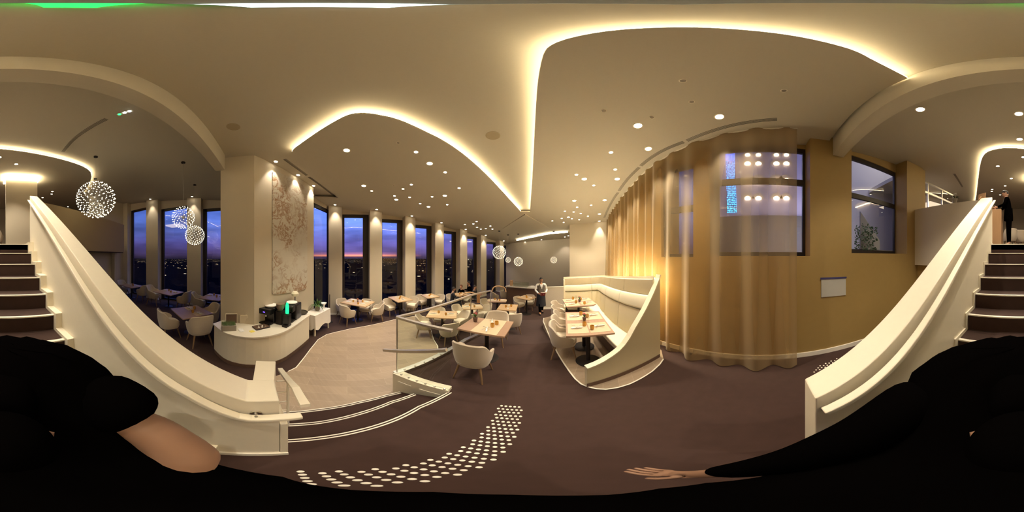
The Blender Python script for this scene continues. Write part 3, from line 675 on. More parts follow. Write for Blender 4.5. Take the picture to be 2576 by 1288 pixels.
# prototypes of table ware (each lies on z = 0)
def proto_mesh(name, mb, m, smooth=True):
    o = mb.build(name, m, smooth=smooth); o['label'] = name; return o
def napkin():
    m = MB(); m.tube([(-0.10, 0, 0.016), (-0.03, 0, 0.019), (0.03, 0, 0.019), (0.10, 0, 0.016)], [0.014, 0.018, 0.018, 0.014], 10); return m
P_nap = proto_mesh('rolled_napkin', napkin(), M_napkin)
def cutl(k):
    m = MB(); m.ribbon([(-0.09, 0, 0.0), (-0.02, 0, 0.003), (0.03, 0, 0.002), (0.05, 0, 0.001)], 0.008, 0.003)
    if k: m.ribbon([(0.05, 0, 0.001), (0.10, 0.004, 0.001)], 0.017, 0.0015)
    else:
        for q in (-0.008, -0.003, 0.003, 0.008): m.ribbon([(0.058, q, 0.002), (0.10, q, 0.004)], 0.003, 0.0015)
        m.ribbon([(0.045, 0, 0.001), (0.06, 0, 0.002)], 0.019, 0.002)
    return m
P_fork = proto_mesh('fork', cutl(0), M_metal, False); P_knife = proto_mesh('knife', cutl(1), M_metal, False)
P_tum = proto_mesh('amber_tumbler', MB().lathe([(0.026, 0), (0.036, 0.02), (0.039, 0.05), (0.035, 0.082), (0.031, 0.082), (0.034, 0.05), (0.03, 0.02), (0, 0.012)], n=18), M_amber)
P_wine = proto_mesh('wine_glass', MB().lathe([(0.032, 0), (0.032, 0.002), (0.004, 0.006), (0.0035, 0.075), (0.02, 0.092), (0.036, 0.125), (0.034, 0.16), (0.027, 0.19), (0.025, 0.19), (0.032, 0.16), (0.034, 0.125), (0.018, 0.095), (0, 0.08)], n=18), M_clear)
P_mat = proto_mesh('placemat', MB().box(-0.5, 0.5, -0.5, 0.5, 0, 0.003), M_mat, False)
P_cruet = empty('pepper_mill', (0, 0, 0), 0, 'mill', 'pepper mill')
MB().lathe([(0.024, 0), (0.024, 0.01), (0.015, 0.04), (0.02, 0.07), (0.012, 0.085), (0.012, 0.09)], n=14).build('body', M_plinth, P_cruet, smooth=True)
MB().lathe([(0.017, 0.09), (0.019, 0.105), (0.008, 0.125), (0, 0.128)], n=14).build('cap', M_plinth, P_cruet, smooth=True)
SEATS = {}
def put(proto, t, x, y, rz, label, cat, group, dz=0.0, s=1.0, sxy=None):
    M = Matrix.Translation(t.location) @ Matrix.Rotation(t.rotation_euler.z, 4, 'Z')
    p = M @ Vector((x, y, t['h'] + 0.0005 + dz))
    o = inst(proto, p, t.rotation_euler.z + rz, label, cat, group, s)
    if sxy: o.scale = (sxy[0], sxy[1], 1)
    return o
def setting(t, x, y, rz, where, s=1.0, wine=False, matsz=(0.40, 0.30), full=True, tside=1):
    """one place setting; rz = direction the diner looks, table coordinates"""
    c, sn = math.cos(rz), math.sin(rz)
    q = lambda a, b: (x + (a * c - b * sn) * s, y + (a * sn + b * c) * s)
    dz = 0.0
    if matsz:
        put(P_mat, t, x, y, rz, 'woven beige placemat at ' + where, 'placemat', 'beige placemats', 0, 1, (matsz[0], matsz[1])); dz = 0.0035
    a = q(-0.02, -0.02); put(P_nap, t, *a, rz + 0.15, 'rolled white napkin at ' + where, 'napkin', 'rolled white napkins', dz, s)
    a = q(0.13, 0.09 * tside); put(P_tum, t, *a, 0, 'amber glass tumbler at ' + where, 'glass', 'amber tumblers', dz, s)
    if full:
        a = q(0.0, -0.015); put(P_fork, t, *a, rz + 0.9, 'fork on the napkin at ' + where, 'fork', 'forks', dz + 0.037 * s, s)
        a = q(-0.03, -0.01); put(P_knife, t, *a, rz - 0.7 + PI, 'knife on the napkin at ' + where, 'knife', 'knives', dz + 0.044 * s, s)
    if wine:
        a = q(0.16, 0.16 * tside); put(P_wine, t, *a, 0, 'stemmed wine glass at ' + where, 'wine glass', 'wine glasses', 0, s)
def flower_pot(loc, label, s=1.0, fl=(0.75, 0.12, 0.22)):
    t = empty('flower_pot', loc, 0, label, 'flower pot'); t.scale = (s,) * 3
    MB().lathe([(0.025, 0), (0.035, 0.06), (0.033, 0.065), (0.03, 0.06), (0, 0.055)], n=14).build('pot', M_plinth, t, smooth=True)
    m = MB()
    for k in range(9):
        a = k * 0.7; d = Vector((math.cos(a), math.sin(a), 0)); u = d.cross(Vector((0, 0, 1))) * 0.012
        b = Vector((0, 0, 0.055)); p1 = b + d * 0.02 + Vector((0, 0, 0.05)); p2 = b + d * 0.05 + Vector((0, 0, 0.07))
        m.add([b, p1 + u, p2, p1 - u], [(0, 1, 2, 3)])
    m.build('leaves', M_leaf, t)
    m = MB()
    for k in range(7):
        a = k * 0.9; c = Vector((math.cos(a) * 0.022, math.sin(a) * 0.022, 0.125 + 0.008 * (k % 3)))
        m.lathe([(0, -0.01), (0.012, 0), (0, 0.01)], c, 8)
    m.build('blossom', mat('pink_blossom', fl, 0.6), t)
    return t
# ---- tables
F0 = -0.45
T = {}
T[1] = table((-4.87, 3.51), 23.6, 1.05, 0.75, 'square oak table by the first window with four tub chairs around it', F0, m=M_top2)
T[2] = table((-4.17, 5.08), -22, 0.90, 0.66, 'oak table for two in front of the second window pillar', F0, m=M_top2)
T[3] = table((-3.40, 6.17), -33, 0.72, 0.58, 'oak table for two in front of the third window, further along the window wall', F0, m=M_top2)
T[4] = table((-1.95, 4.27), 17.8, 0.84, 0.62, 'pale oak table standing just behind the glass balustrade', F0, m=M_top2)
T[5] = table((-2.30, 7.0), -46, 0.58, 0.56, 'small oak table where the two dark-dressed diners sit', F0, m=M_top2)
T[6] = table((-1.32, 5.29), 22, 0.64, 0.52, 'pale oak table behind the balustrade, next beyond the nearest one', F0, m=M_top2)
T[7] = table((-0.57, 6.25), 0.8, 0.68, 0.45, 'dark oak table with several glasses in the middle of the far dining room', F0)
T[8] = table((-0.12, 4.72), -8, 0.54, 0.58, 'oak table second along the aisle, beyond the big near table', ground(-0.12, 4.72), m=M_top2)
T[9] = table((-0.44, 2.82), -12.4, 0.82, 0.66, 'large near oak table beside the glass balustrade with a pink flower', 0.0)
T[10] = table((0.60, 6.72), -38, 0.62, 0.60, 'oak table nearest the serving counter and the waiter', F0, m=M_top2)
T[11] = table((1.31, 2.69), 71.7, 1.17, 0.74, 'large oak table set for four in front of the near booth seat', 0.025, bases=2)
T[12] = table((1.76, 4.05), 80, 0.80, 0.80, 'oak table with cut corner at the far end of the booth', 0.025, bases=1, trunc=0.12)
T[13] = table((-4.56, -1.93), 48.7, 1.02, 0.95, 'shadowy oak table nearest behind the big left stair wall', F0)
T[14] = table((-6.72, -4.0), 77, 1.15, 0.95, 'oak table by the left rear windows, in the middle of its row', F0)
T[15] = table((-6.62, -1.75), 80, 0.90, 1.0, 'oak table by the left rear windows, partly hidden by the column', F0)
T[16] = table((-6.9, -6.6), 80, 1.2, 0.9, 'furthest oak table in the left rear corner by the windows', F0)
# ---- chairs
g1 = 'cream tub chairs in the lower dining room'; g2 = 'cream tub chairs along the aisle and booth'
cc = lambda k: (T[k].location.x, T[k].location.y)
chair(853, 743, cc(1), 'cream tub chair at the far left of the first window table, behind the nearer one', 0.95)
chair(877, 764, cc(1), 'cream tub chair with its back to the wood floor at the first window table', 0.98)
chair(959, 760, cc(1), 'cream tub chair on the right of the first window table, seen from the side', 0.95)
chair(930, 743, cc(1), 'cream tub chair on the pillar side of the first window table, facing the room', 0.9)
chair(956, 741, cc(2), 'cream tub chair on the left of the table in front of the second window pillar', 0.88)
chair(1040, 739.5, cc(2), 'cream tub chair on the right of the table in front of the second window pillar', 0.86)
chair(1050, 740, cc(3), 'cream tub chair on the left of the third window table', 0.86)
chair(1109, 736.6, cc(3), 'cream tub chair on the right of the third window table', 0.82)
chair(1100, 768, cc(4), 'cream tub chair on the far side of the table just behind the balustrade', 0.86)
chair(1046, 791, cc(4), 'cream tub chair on the left of the table just behind the balustrade', 0.92)
chair(1124, 803, cc(4), 'cream tub chair with its back against the balustrade glass', 0.9)
chair(1170, 783.5, cc(4), 'cream tub chair on the right of the table just behind the balustrade', 0.88)
chair(1128, 740, cc(5), 'cream tub chair on the left of the diners\' small table', 0.82)
chair(1181, 739, cc(5), 'cream tub chair on the right of the diners\' small table', 0.8)
chair(1155, 769, cc(6), 'cream tub chair on the left of the second table behind the balustrade', 0.84)
chair(1178, 755, cc(6), 'cream tub chair on the far side of the second table behind the balustrade', 0.82)
chair(1230, 767, cc(6), 'cream tub chair on the right of the second table behind the balustrade', 0.84)
chair(1196, 784, cc(6), 'cream tub chair on the near side of the second table behind the balustrade', 0.84)
chair(1216, 752, cc(7), 'cream tub chair on the left of the dark table with many glasses', 0.85)
chair(1236, 733, (-0.8, 8.5), 'pale tub chair far back on the left below the wooden hoop', 0.8)
chair(1266, 733, (-0.4, 8.6), 'pale tub chair far back on the right below the wooden hoop', 0.8)
gchair(1286, 751.5, cc(8), 'cream tub chair on the far side of the second aisle table', 0.82, g2)
gchair(1288, 783, cc(8), 'cream tub chair on the near side of the second aisle table', 0.85, g2)
gchair(1255, 782, cc(9), 'cream tub chair facing the camera across the large near table', 0.94, g2)
gchair(1172, 868, cc(9), 'large cream tub chair nearest the camera, its back turned, beside the balustrade', 0.98, g2)
chair(1315, 749.5, cc(10), 'cream tub chair with its back to the aisle at the table nearest the waiter', 0.86)
chair(1336, 738, cc(10), 'cream tub chair on the right of the table nearest the waiter', 0.84)
gp = (1.2, 2.35); 
def bchair(px, py, f, label, s=0.92):
    p = atz(px, py, 0.80 * s); c = p + Vector((*f, 0)) * 0.26 * s
    return inst(CH, (c.x, c.y, 0.012 if c.x > 0.95 else 0.0), math.atan2(-f[0], f[1]), label, 'chair', g2, s)
bd = (0.95, -0.31)
bchair(1384, 812, bd, 'cream tub chair drawn up to the near booth table, nearest of the row', 0.95)
inst(CH, (1.05, 3.24, 0.0), math.atan2(-bd[0], bd[1]), 'cream tub chair at the near booth table, second of the row', 'chair', g2, 0.9)
for (x, y), f_, l_ in (((1.22, 3.84), bd, 'cream tub chair at the far booth table, nearest of its three'), ((1.27, 4.27), bd, 'cream tub chair at the far booth table, middle of its three'), ((1.38, 4.70), (0.8, -0.6), 'cream tub chair at the far booth table, furthest of its three')):
    inst(CH, (x, y, 0.012), math.atan2(-f_[0], f_[1]), l_, 'chair', g2, 0.78)
chair(400, 781, cc(13), 'dim cream tub chair on the left of the table nearest behind the left stair wall', 1.15)
chair(512, 797, cc(13), 'dim cream tub chair nearest the column at the table behind the left stair wall', 1.2)
chair(527, 766, cc(13), 'dim cream tub chair on the far right of the table behind the left stair wall', 1.15)
chair(389, 719, cc(14), 'dim cream tub chair turned away at the middle left rear window table', 1.25)
chair(476, 733, cc(14), 'dim cream tub chair on the right of the middle left rear window table', 1.15)
chair(495, 736, cc(15), 'dim cream tub chair at the left rear table partly hidden by the column', 1.15)
chair(303, 705, cc(16), 'dim cream tub chair on the left of the furthest corner table', 1.2)
chair(378, 719, cc(16), 'dim cream tub chair on the right of the furthest corner table', 1.2)
# ---- settings
S = setting
def four(t, desc, dx, dy, s, wine=False, names=('left near', 'right near', 'left far', 'right far'), full=True, matsz=(0.40, 0.30)):
    k = 0
    for sy, rz in ((-1, PI / 2), (1, -PI / 2)):
        for sx in (-1, 1):
            S(t, sx * dx, sy * dy, rz, 'the %s place of %s' % (names[k], desc), s, wine and k % 2 == 0, matsz, full); k += 1
def two(t, desc, dx, dy, s, along=True, full=True, matsz=(0.34, 0.27), names=('left', 'right'), wine=False):
    for k, sx in enumerate((-1, 1)):
        if along: S(t, sx * dx, dy, 0 if sx < 0 else PI, 'the %s place of %s' % (names[k], desc), s, wine, matsz, full)
        else: S(t, dy, sx * dx, PI / 2 if sx < 0 else -PI / 2, 'the %s place of %s' % (names[k], desc), s, wine, matsz, full)
for k in (0,):
    t = T[11]; s = 0.95; xs = 0.29; ys = 0.175
    for sx, a in ((-1, 'near'), (1, 'far')):
        for sy, b in ((1, 'aisle-side'), (-1, 'bench-side')):
            S(t, sx * xs, sy * ys, -PI / 2 if sy > 0 else PI / 2, 'the %s %s place of the near booth table' % (a, b), s, False, (0.33, 0.42), True)
for x, y, w in ((0.40, 0.05, 'beside the far aisle-side place'), (0.44, -0.10, 'beside the far bench-side place'), (-0.05, -0.04, 'near the middle flower')):
    put(P_wine, T[11], x, y, 0, 'stemmed wine glass on the near booth table, ' + w, 'wine glass', 'wine glasses', 0, 1.0)
M11 = Matrix.Translation(T[11].location) @ Matrix.Rotation(T[11].rotation_euler.z, 4, 'Z')
flower_pot(M11 @ Vector((0.06, 0.02, 0.752)), 'small dark vase with red flowers in the middle of the near booth table', 1.1, (0.45, 0.05, 0.06))
t = T[12]
for (x, y, rz, w) in ((0.2, 0.22, -PI/2, 'the far aisle-side place of the far booth table'), (-0.2, 0.22, -PI/2, 'the near aisle-side place of the far booth table'), (-0.2, -0.2, PI/2, 'the near bench-side place of the far booth table'), (0.2, -0.2, PI/2, 'the far bench-side place of the far booth table')):
    S(t, x, y, rz, w, 0.9, False, (0.36, 0.28), True)
put(P_wine, t, 0.02, 0.08, 0, 'stemmed wine glass on the far booth table', 'wine glass', 'wine glasses', 0, 0.95)
M12 = Matrix.Translation(t.location) @ Matrix.Rotation(t.rotation_euler.z, 4, 'Z')
flower_pot(M12 @ Vector((0.0, -0.02, 0.752)), 'small dark vase with flowers in the middle of the far booth table', 1.1, (0.5, 0.25, 0.1))
# the near table with one broad mat
t = T[9]
put(P_mat, t, 0.06, 0, 0, 'broad pale mat across the middle of the large near table', 'placemat', 'beige placemats', 0, 1, (0.44, 0.655))
S(t, 0.05, -0.17, PI / 2 + 0.15, 'the near place of the large near table', 0.95, False, None, True, -1)
S(t, 0.05, 0.20, -PI / 2 + 0.15, 'the far place of the large near table', 0.95, False, None, True)
M9 = Matrix.Translation(t.location) @ Matrix.Rotation(t.rotation_euler.z, 4, 'Z')
flower_pot(M9 @ Vector((-0.27, 0.10, 0.752)), 'small pot with a pink flower on the left of the large near table', 1.35)
two(T[1], 'the first window table', 0.27, -0.15, 0.9, names=('near left', 'near right')); 
for k, (sx, nm) in enumerate(((-1, 'far left'), (1, 'far right'))): S(T[1], sx * 0.27, 0.17, 0 if sx < 0 else PI, 'the %s place of the first window table' % nm, 0.9, False, (0.34, 0.27), False)
flower_pot(Vector((-4.87, 3.51, 0.302)), 'small dark vase in the middle of the first window table', 0.9, (0.3, 0.06, 0.08))
two(T[2], 'the second window table', 0.22, 0.0, 0.85)
two(T[3], 'the third window table', 0.18, 0.0, 0.8, full=False)
two(T[4], 'the table just behind the balustrade', 0.23, 0.0, 0.9)
two(T[5], 'the diners\' small table', 0.14, 0.0, 0.7, full=False, matsz=None)
two(T[6], 'the second table behind the balustrade', 0.17, 0.0, 0.8, full=False, wine=True)
two(T[7], 'the dark table with many glasses', 0.20, 0.0, 0.8, full=False, wine=True)
put(P_cruet, T[7], 0, 0.05, 0, 'dark mill in the middle of the table with many glasses', 'pepper mill', None, 0, 1.0)
two(T[8], 'the second aisle table', 0.15, 0.02, 0.8, along=False, full=True, matsz=None, names=('near', 'far'))
two(T[10], 'the table nearest the waiter', 0.16, 0.0, 0.8, full=False, matsz=None)
two(T[13], 'the table behind the left stair wall', 0.28, 0.1, 1.1, names=('near', 'far'))
two(T[14], 'the middle left rear window table', 0.3, 0.1, 1.1, full=False, matsz=None, names=('left', 'right'))
two(T[15], 'the left rear table by the column', 0.25, 0.15, 1.1, full=False, matsz=None)
two(T[16], 'the furthest corner table', 0.3, 0.1, 1.1, full=False, matsz=None)

# ================================================================ BOOTH
pf = [atz(*p, 0.012) for p in ((1368, 800), (1366.6, 808), (1378.5, 837), (1402, 887), (1424, 922), (1447, 953), (1462, 966), (1479, 973), (1500, 978), (1524, 979.5), (1554, 975), (1584, 966), (1612, 952), (1640, 934.6), (1660, 916), (1669, 903))]
pfl = xy(pf) + [(2.48, 1.9), (2.9, 3.2), (3.3, 4.6), (2.6, 5.4), (1.6, 5.3)]
t = empty('booth', (1.6, 3.2, 0), 0, 'curved cream leather banquette booth with a high scooped end panel, lit from behind', 'booth'); o = t.location.copy()
P = lambda x, y, z: Vector((x, y, z)) - o
pl_ = struct(MB().prism(pfl, -0.4, 0.012).build('trim_platform', M_planks))
struct(MB().ribbon([Vector((p.x, p.y, 0.012)) for p in pf], 0.022, 0.008).build('trim_9', M_trim))
# end panel
prof = [(0.88, 0.02), (0.88, 0.41), (1.0, 0.43), (1.12, 0.465), (1.25, 0.515), (1.37, 0.575), (1.47, 0.65), (1.57, 0.76), (1.67, 0.90), (1.8, 1.05), (1.92, 1.19), (2.02, 1.32), (2.11, 1.44), (2.19, 1.56), (2.25, 1.65), (2.27, 1.71), (2.275, 0.02)]
m = MB(); n = len(prof); vs = [P(x, 1.77, z) for x, z in prof] + [P(x, 1.84, z) for x, z in prof]
tri = geometry.tessellate_polygon([[Vector((x, z, 0)) for x, z in prof]])
m.add(vs, [tuple(q) for q in tri] + [tuple(i + n for i in q) for q in tri] + [(i, (i + 1) % n, (i + 1) % n + n, i + n) for i in range(n)])
m.build('end_panel', M_leather, t)
m = MB(); m.ribbon([P(x, 1.805, z + 0.006) for x, z in prof[1:-1]], 0.095, 0.022, Vector((0, 1, 0)).cross(Vector((1, 0, 0)))); m.build('end_piping', M_leather2, t)
MB().box(0.87 - o.x, 2.25 - o.x, 1.755 - o.y, 1.765 - o.y, 0.012, 0.09).build('kick_board', M_plinth, t)
# back sweep
path = [Vector(p) for p in ((2.20, 1.84, 0), (2.24, 2.4, 0), (2.36, 3.0, 0), (2.53, 3.6, 0), (2.72, 4.15, 0), (2.86, 4.52, 0), (2.86, 4.72, 0), (2.74, 4.86, 0), (2.5, 4.96, 0), (2.1, 5.08, 0), (1.70, 5.20, 0))]
path = smooth_pts(path, 2)
acc = [0]
for a, b in zip(path, path[1:]): acc.append(acc[-1] + (b - a).length)
TOT = acc[-1]
def at(s_):
    s_ = max(0, min(TOT - 1e-6, s_))
    for i in range(len(acc) - 1):
        if acc[i + 1] >= s_:
            f = (s_ - acc[i]) / (acc[i + 1] - acc[i]); p = path[i].lerp(path[i + 1], f)
            break
    i0 = max(i - 2, 0); i1 = min(i + 3, len(path) - 1); d = (path[i1] - path[i0]).normalized(); return p, Vector((-d.y, d.x, 0))   # inward normal (left)
topz = lambda p: 1.70 - 0.105 * (p.y - 1.8)
def sweep(name, s0, s1, profile, m_, parent, step=0.08, lean=0.10, puff=0.0):
    k = max(2, int((s1 - s0) / step)); rows = []
    for i in range(k + 1):
        s_ = s0 + (s1 - s0) * i / k; p, nn = at(s_); tz = topz(p); e_ = 1 - puff * (1 if i in (0, k) else 0)
        rows.append([P(p.x, p.y, 0) + nn * ((d * e_) + lean * (1 - z)) + Vector((0, 0, z * tz)) for d, z in profile])
    mm = MB(); mm.grid(rows, True); w = len(profile); mm.f.append(tuple(range(w))); mm.f.append(tuple(range(k * w, k * w + w))[::-1])
    return mm.build(name, m_, parent, smooth=True)
sweep('back_shell', 0, TOT, [(0.0, 0.01), (0.03, 0.01), (0.03, 0.98), (0.015, 1.0), (0.0, 0.98)], M_leather, t)
cuts = [0.0, 0.9, 1.8, TOT - 1.9, TOT - 0.95, TOT - 0.02]
for a, b in zip(cuts, cuts[1:]):
    a += 0.006; b -= 0.006
    sweep('back_cushion', a, b, [(0.03, 0.26), (0.15, 0.27), (0.17, 0.31), (0.165, 0.60), (0.14, 0.635), (0.03, 0.64)], M_leather, t, puff=0.12)
    sweep('headrest_cushion', a, b, [(0.03, 0.64), (0.13, 0.645), (0.17, 0.67), (0.165, 0.76), (0.13, 0.795), (0.03, 0.80)], M_leather2, t, puff=0.12)
    sweep('upper_panel', a, b, [(0.03, 0.80), (0.055, 0.805), (0.06, 0.83), (0.055, 0.965), (0.03, 0.975)], M_leather, t, puff=0.2)
def flat(name, d0, d1, z0, z1, m_, s0=0.02, s1=None, bev=0.0):
    s1 = TOT if s1 is None else s1; k = 30; A = []; B = []
    for i in range(k + 1):
        p, nn = at(s0 + (s1 - s0) * i / k); A.append(p + nn * d0); 
        dd = min(d1, 0.62); B.append(p + nn * dd)
    mm = MB(); mm.prism([(q.x - o.x, q.y - o.y) for q in A] + [(q.x - o.x, q.y - o.y) for q in reversed(B)], z0, z1)
    return mm.build(name, m_, t, bevel=bev)
sA = acc[min(range(len(path)), key=lambda i: abs(path[i].y - 4.45))]
A_ = []; 
seat_in = [(1.50, 1.86), (1.60, 2.4), (1.74, 3.0), (1.93, 3.6), (2.05, 4.1), (2.07, 4.32), (1.95, 4.5), (1.66, 4.62)]
seat_out = [(p.x, p.y) for p in reversed(path)]
sp_ = [(x - o.x, y - o.y) for x, y in seat_in + seat_out]
MB().prism(sp_, 0.36, 0.47).build('seat_cushion', M_leather2, t, bevel=0.02)
pin = [(x + 0.08, y + 0.03) for x, y in seat_in]
MB().prism([(x - o.x, y - o.y) for x, y in pin + seat_out], 0.012, 0.36).build('seat_plinth', M_plinth, t)
m = MB(); e0 = path[-1]; nn = at(TOT)[1]
pr2 = [(0.0, 0.02), (0.55, 0.02), (0.55, 0.45), (0.30, 0.65), (0.16, 1.0), (0.06, 1.25), (0.0, 1.32)]
u_ = Vector((nn.y, -nn.x, 0)); d_ = nn
m.add([e0 - o + d_ * a + Vector((0, 0, z)) for a, z in pr2] + [e0 - o + d_ * a - Vector((d_.y, -d_.x, 0)) * 0.05 + Vector((0, 0, z)) for a, z in pr2], [tuple(range(7)), tuple(range(7, 14))[::-1]] + [(i, (i + 1) % 7, (i + 1) % 7 + 7, i + 7) for i in range(7)])
m.build('end_panel', M_leather, t)
q = []
for i in range(25):
    p, nn = at(0.1 + (TOT - 0.2) * i / 24); q.append(P(p.x, p.y, topz(p) - 0.05) - nn * 0.09)
MB().ribbon(q, 0.03, 0.02).build('rear_light_strip', emit('booth_led', (1.0, 0.86, 0.58), 130 * KL), t)

# ================================================================ CURTAIN
t = empty('curtain', (3.0, 1.5, 0.0), 0, 'long sheer gold curtain hanging in deep folds in front of the curved gold wall', 'curtain')
cp = [Vector((*p, 0)) for p in ((4.18, 6.30), (3.78, 5.5), (3.50, 4.7), (3.20, 3.95), (2.93, 3.1), (2.72, 2.5), (2.60, 1.9), (2.53, 1.3), (2.49, 0.6), (2.50, 0.0), (2.52, -0.46))]
cp = smooth_pts(cp, 2); ac = [0]
for a, b in zip(cp, cp[1:]): ac.append(ac[-1] + (b - a).length)
nU = 420; NV = 14; rows = [[] for _ in range(NV + 1)]
rnd = random.Random(3); ph = 0; phs = []; amps = []
for i in range(nU + 1):
    s_ = ac[-1] * i / nU; lam = (0.30 if s_ < 3.6 else 0.30 + 0.20 * min(1, (s_ - 3.6) / 1.2)) + 0.05 * math.sin(s_ * 2.3 + 1); ph += 2 * PI * (ac[-1] / nU) / lam; phs.append(ph)
for i in range(nU + 1):
    s_ = ac[-1] * i / nU; k = 0
    while k < len(ac) - 2 and ac[k + 1] < s_: k += 1
    f = (s_ - ac[k]) / (ac[k + 1] - ac[k]); p = cp[k].lerp(cp[k + 1], f); d = (cp[min(k + 2, len(cp) - 1)] - cp[max(k - 1, 0)]).normalized(); nn = Vector((d.y, -d.x, 0))
    fx = Vector((nn.x, nn.y, 0))
    if fx.dot(Vector((-1, 0, 0))) < 0: fx = -fx
    for v in range(NV + 1):
        w = v / NV; amp = 0.035 + 0.055 * w; zt = zc(p.y, 0.0); zb = 0.02 + 0.012 * math.sin(phs[i])
        if p.y > 3.5: zb = min(zb, 0.02) if p.y < 3.4 else -0.10
        wave = math.sin(phs[i] + 0.25 * math.sin(w * 3 + s_)) + 0.35 * math.sin(0.5 * phs[i] + 1.2)
        q = p + fx * (amp * wave + 0.02 * w) + Vector((0, 0, zt + (zb - zt) * w)); rows[v].append(q - t.location)
MB().grid(rows).build('drape', M_sheer, t, smooth=True)
m = MB(); m.ribbon([p + Vector((0, 0, zc(p.y) + 0.0)) - t.location for p in cp], 0.03, 0.02); m.build('track', M_trim, t)
# taped sign on the gold wall
c0 = atl(2066, 703, G(-0.75), G(-3.9)); 
def wp(px, py, k=0.012): q = atl(px, py, (G(-0.75)[0] - k, -0.75), (G(-1.63)[0] - k, -1.63)); return q
q = [wp(2066, 700), wp(2128, 697.5), wp(2128, 742), wp(2066, 748)]
t = empty('taped_sheet', q[3], 0, 'pale sheet taped to the gold wall with a strip of blue tape along the top', 'sheet'); o = t.location.copy()
bk = Vector((0.006, 0, 0))
m = MB(); m.add([v - o for v in q] + [v + bk - o for v in q], [(0, 1, 2, 3), (7, 6, 5, 4), (0, 4, 5, 1), (1, 5, 6, 2), (2, 6, 7, 3), (3, 7, 4, 0)]); m.build('sheet', mat('grey_sheet', (0.50, 0.49, 0.44), 0.25), t)
q2 = [wp(2064, 698.5, .02), wp(2130, 696, .02), wp(2130, 700, .02), wp(2064, 703, .02)]
m = MB(); m.add([v - o for v in q2] + [v + bk - o for v in q2], [(0, 1, 2, 3), (7, 6, 5, 4), (0, 4, 5, 1), (1, 5, 6, 2), (2, 6, 7, 3), (3, 7, 4, 0)]); m.build('tape', mat('blue_tape', (0.05, 0.045, 0.16), 0.6), t)
# ================================================================ COUNTER by the column
ct = 0.40
t = empty('coffee_counter', (-3.7, 0.2, F0), 0, 'curved cream coffee counter wrapped around the column with a pale top', 'counter'); o = t.location.copy()
cf = [Vector(p + (0,)) for p in ((-3.62, -0.95), (-3.42, -0.80), (-3.22, -0.62), (-3.10, -0.40), (-3.04, -0.12), (-3.08, 0.18), (-3.20, 0.45), (-3.36, 0.66), (-4.12, 1.39))]
cf = smooth_pts(cf, 1)
cbk = [(-4.52, 1.15), (-3.70, -0.02), (-3.90, -0.80)]
body = [(p.x, p.y) for p in cf] + cbk
MB().prism([(x - o.x, y - o.y) for x, y in body], 0.10, 0.82).build('body', M_white, t, smooth=False)
inn_ = [(x * 0.985 - o.x - 0.03, y * 0.985 - o.y) for x, y in body]
MB().prism(inn_, 0.0, 0.10).build('kick_base', M_plinth, t)
cen = Vector((-3.7, 0.2, 0))
tp = []
for x, y in body[:-3]:
    d = (Vector((x, y, 0)) - cen).normalized() * 0.03; tp.append((x + d.x - o.x, y + d.y - o.y))
tp += [(x - o.x, y - o.y) for x, y in cbk]
MB().prism(tp, 0.82, 0.85).build('worktop', mat('pale_worktop', (0.80, 0.74, 0.62), 0.3), t, bevel=0.004)
def ct_at(px, py, z=ct): return atz(px, py, z)
# items on the counter
p = ct_at(574, 832); t = empty('grass_planter', (p.x - 0.06, p.y, ct), R(15), 'low grey trough of clipped green grass at the left end of the counter', 'planter')
MB().box(-0.09, 0.09, -0.15, 0.15, 0, 0.13).build('trough', M_stone, t, bevel=0.004)
m = MB()
for k in range(420):
    x = random.uniform(-0.08, 0.08); y = random.uniform(-0.14, 0.14); h_ = random.uniform(0.06, 0.11); a = random.random() * 6.28; u = Vector((math.cos(a), math.sin(a), 0)) * 0.003; ln = Vector((random.uniform(-.02, .02), random.uniform(-.02, .02), h_)); b0 = Vector((x, y, 0.12))
    m.add([b0 - u, b0 + u, b0 + ln], [(0, 1, 2)])
m.build('grass', mat('grass_green', (0.10, 0.19, 0.05), 0.7, noise=(0.2, 0.3, 0.12), scale=30), t)
def board(loc, rz, w, h_, label, m1, name='menu_board'):
    t = empty(name, loc, rz, label, 'board')
    T_ = Matrix.Rotation(R(-8), 4, 'X')
    MB().box(-w/2, w/2, -0.006, 0.006, 0, h_, T_).build('panel', m1, t)
    MB().box(-w/2 - .006, -w/2 + .006, -0.009, 0.009, 0, h_, T_).box(w/2 - .006, w/2 + .006, -0.009, 0.009, 0, h_, T_).box(-w/2, w/2, -0.009, 0.009, h_ - .008, h_ + .004, T_).build('frame', M_white, t)
    return t
p = ct_at(578, 822); board((p.x - 0.24, p.y, ct), R(-80), 0.26, 0.26, 'dark brown framed board standing behind the grass trough', M_plinth)
p = ct_at(614, 822); board((p.x - 0.20, p.y - 0.02, ct), R(-86), 0.15, 0.24, 'pale framed board standing right of the dark brown one on the counter', M_wall)
p = ct_at(607, 831); t = empty('cloth', (p.x, p.y, ct), 0.4, 'crumpled white cloth on the counter beside the grass trough', 'cloth')
m = MB(); rows = [[Vector((i * 0.016 - 0.08, j * 0.012 - 0.05, 0.006 + 0.012 * abs(math.sin(i * 1.7 + j) * math.cos(j * 1.3)))) for i in range(11)] for j in range(9)]; m.grid(rows)
m.grid([[v - Vector((0, 0, v.z - 0.001)) for v in r] for r in rows]); m.build('folds', M_napkin, t, smooth=True)
p = ct_at(634, 834); t = empty('note_pad', (p.x, p.y, ct), 0.5, 'yellow paper pad lying on the counter in front of the capsule tray', 'note pad')
MB().box(-0.045, 0.045, -0.045, 0.045, 0, 0.008).build('sheets', mat('yellow_paper', (0.85, 0.70, 0.12), 0.7), t)
p = ct_at(657, 825); t = empty('capsule_tray', (p.x - 0.03, p.y, ct), R(-62), 'dark slatted tray of coffee capsules on the counter left of the coffee machine', 'tray')
MB().box(-0.17, 0.17, -0.11, 0.11, 0, 0.022).build('tray', M_dark, t, bevel=0.004)
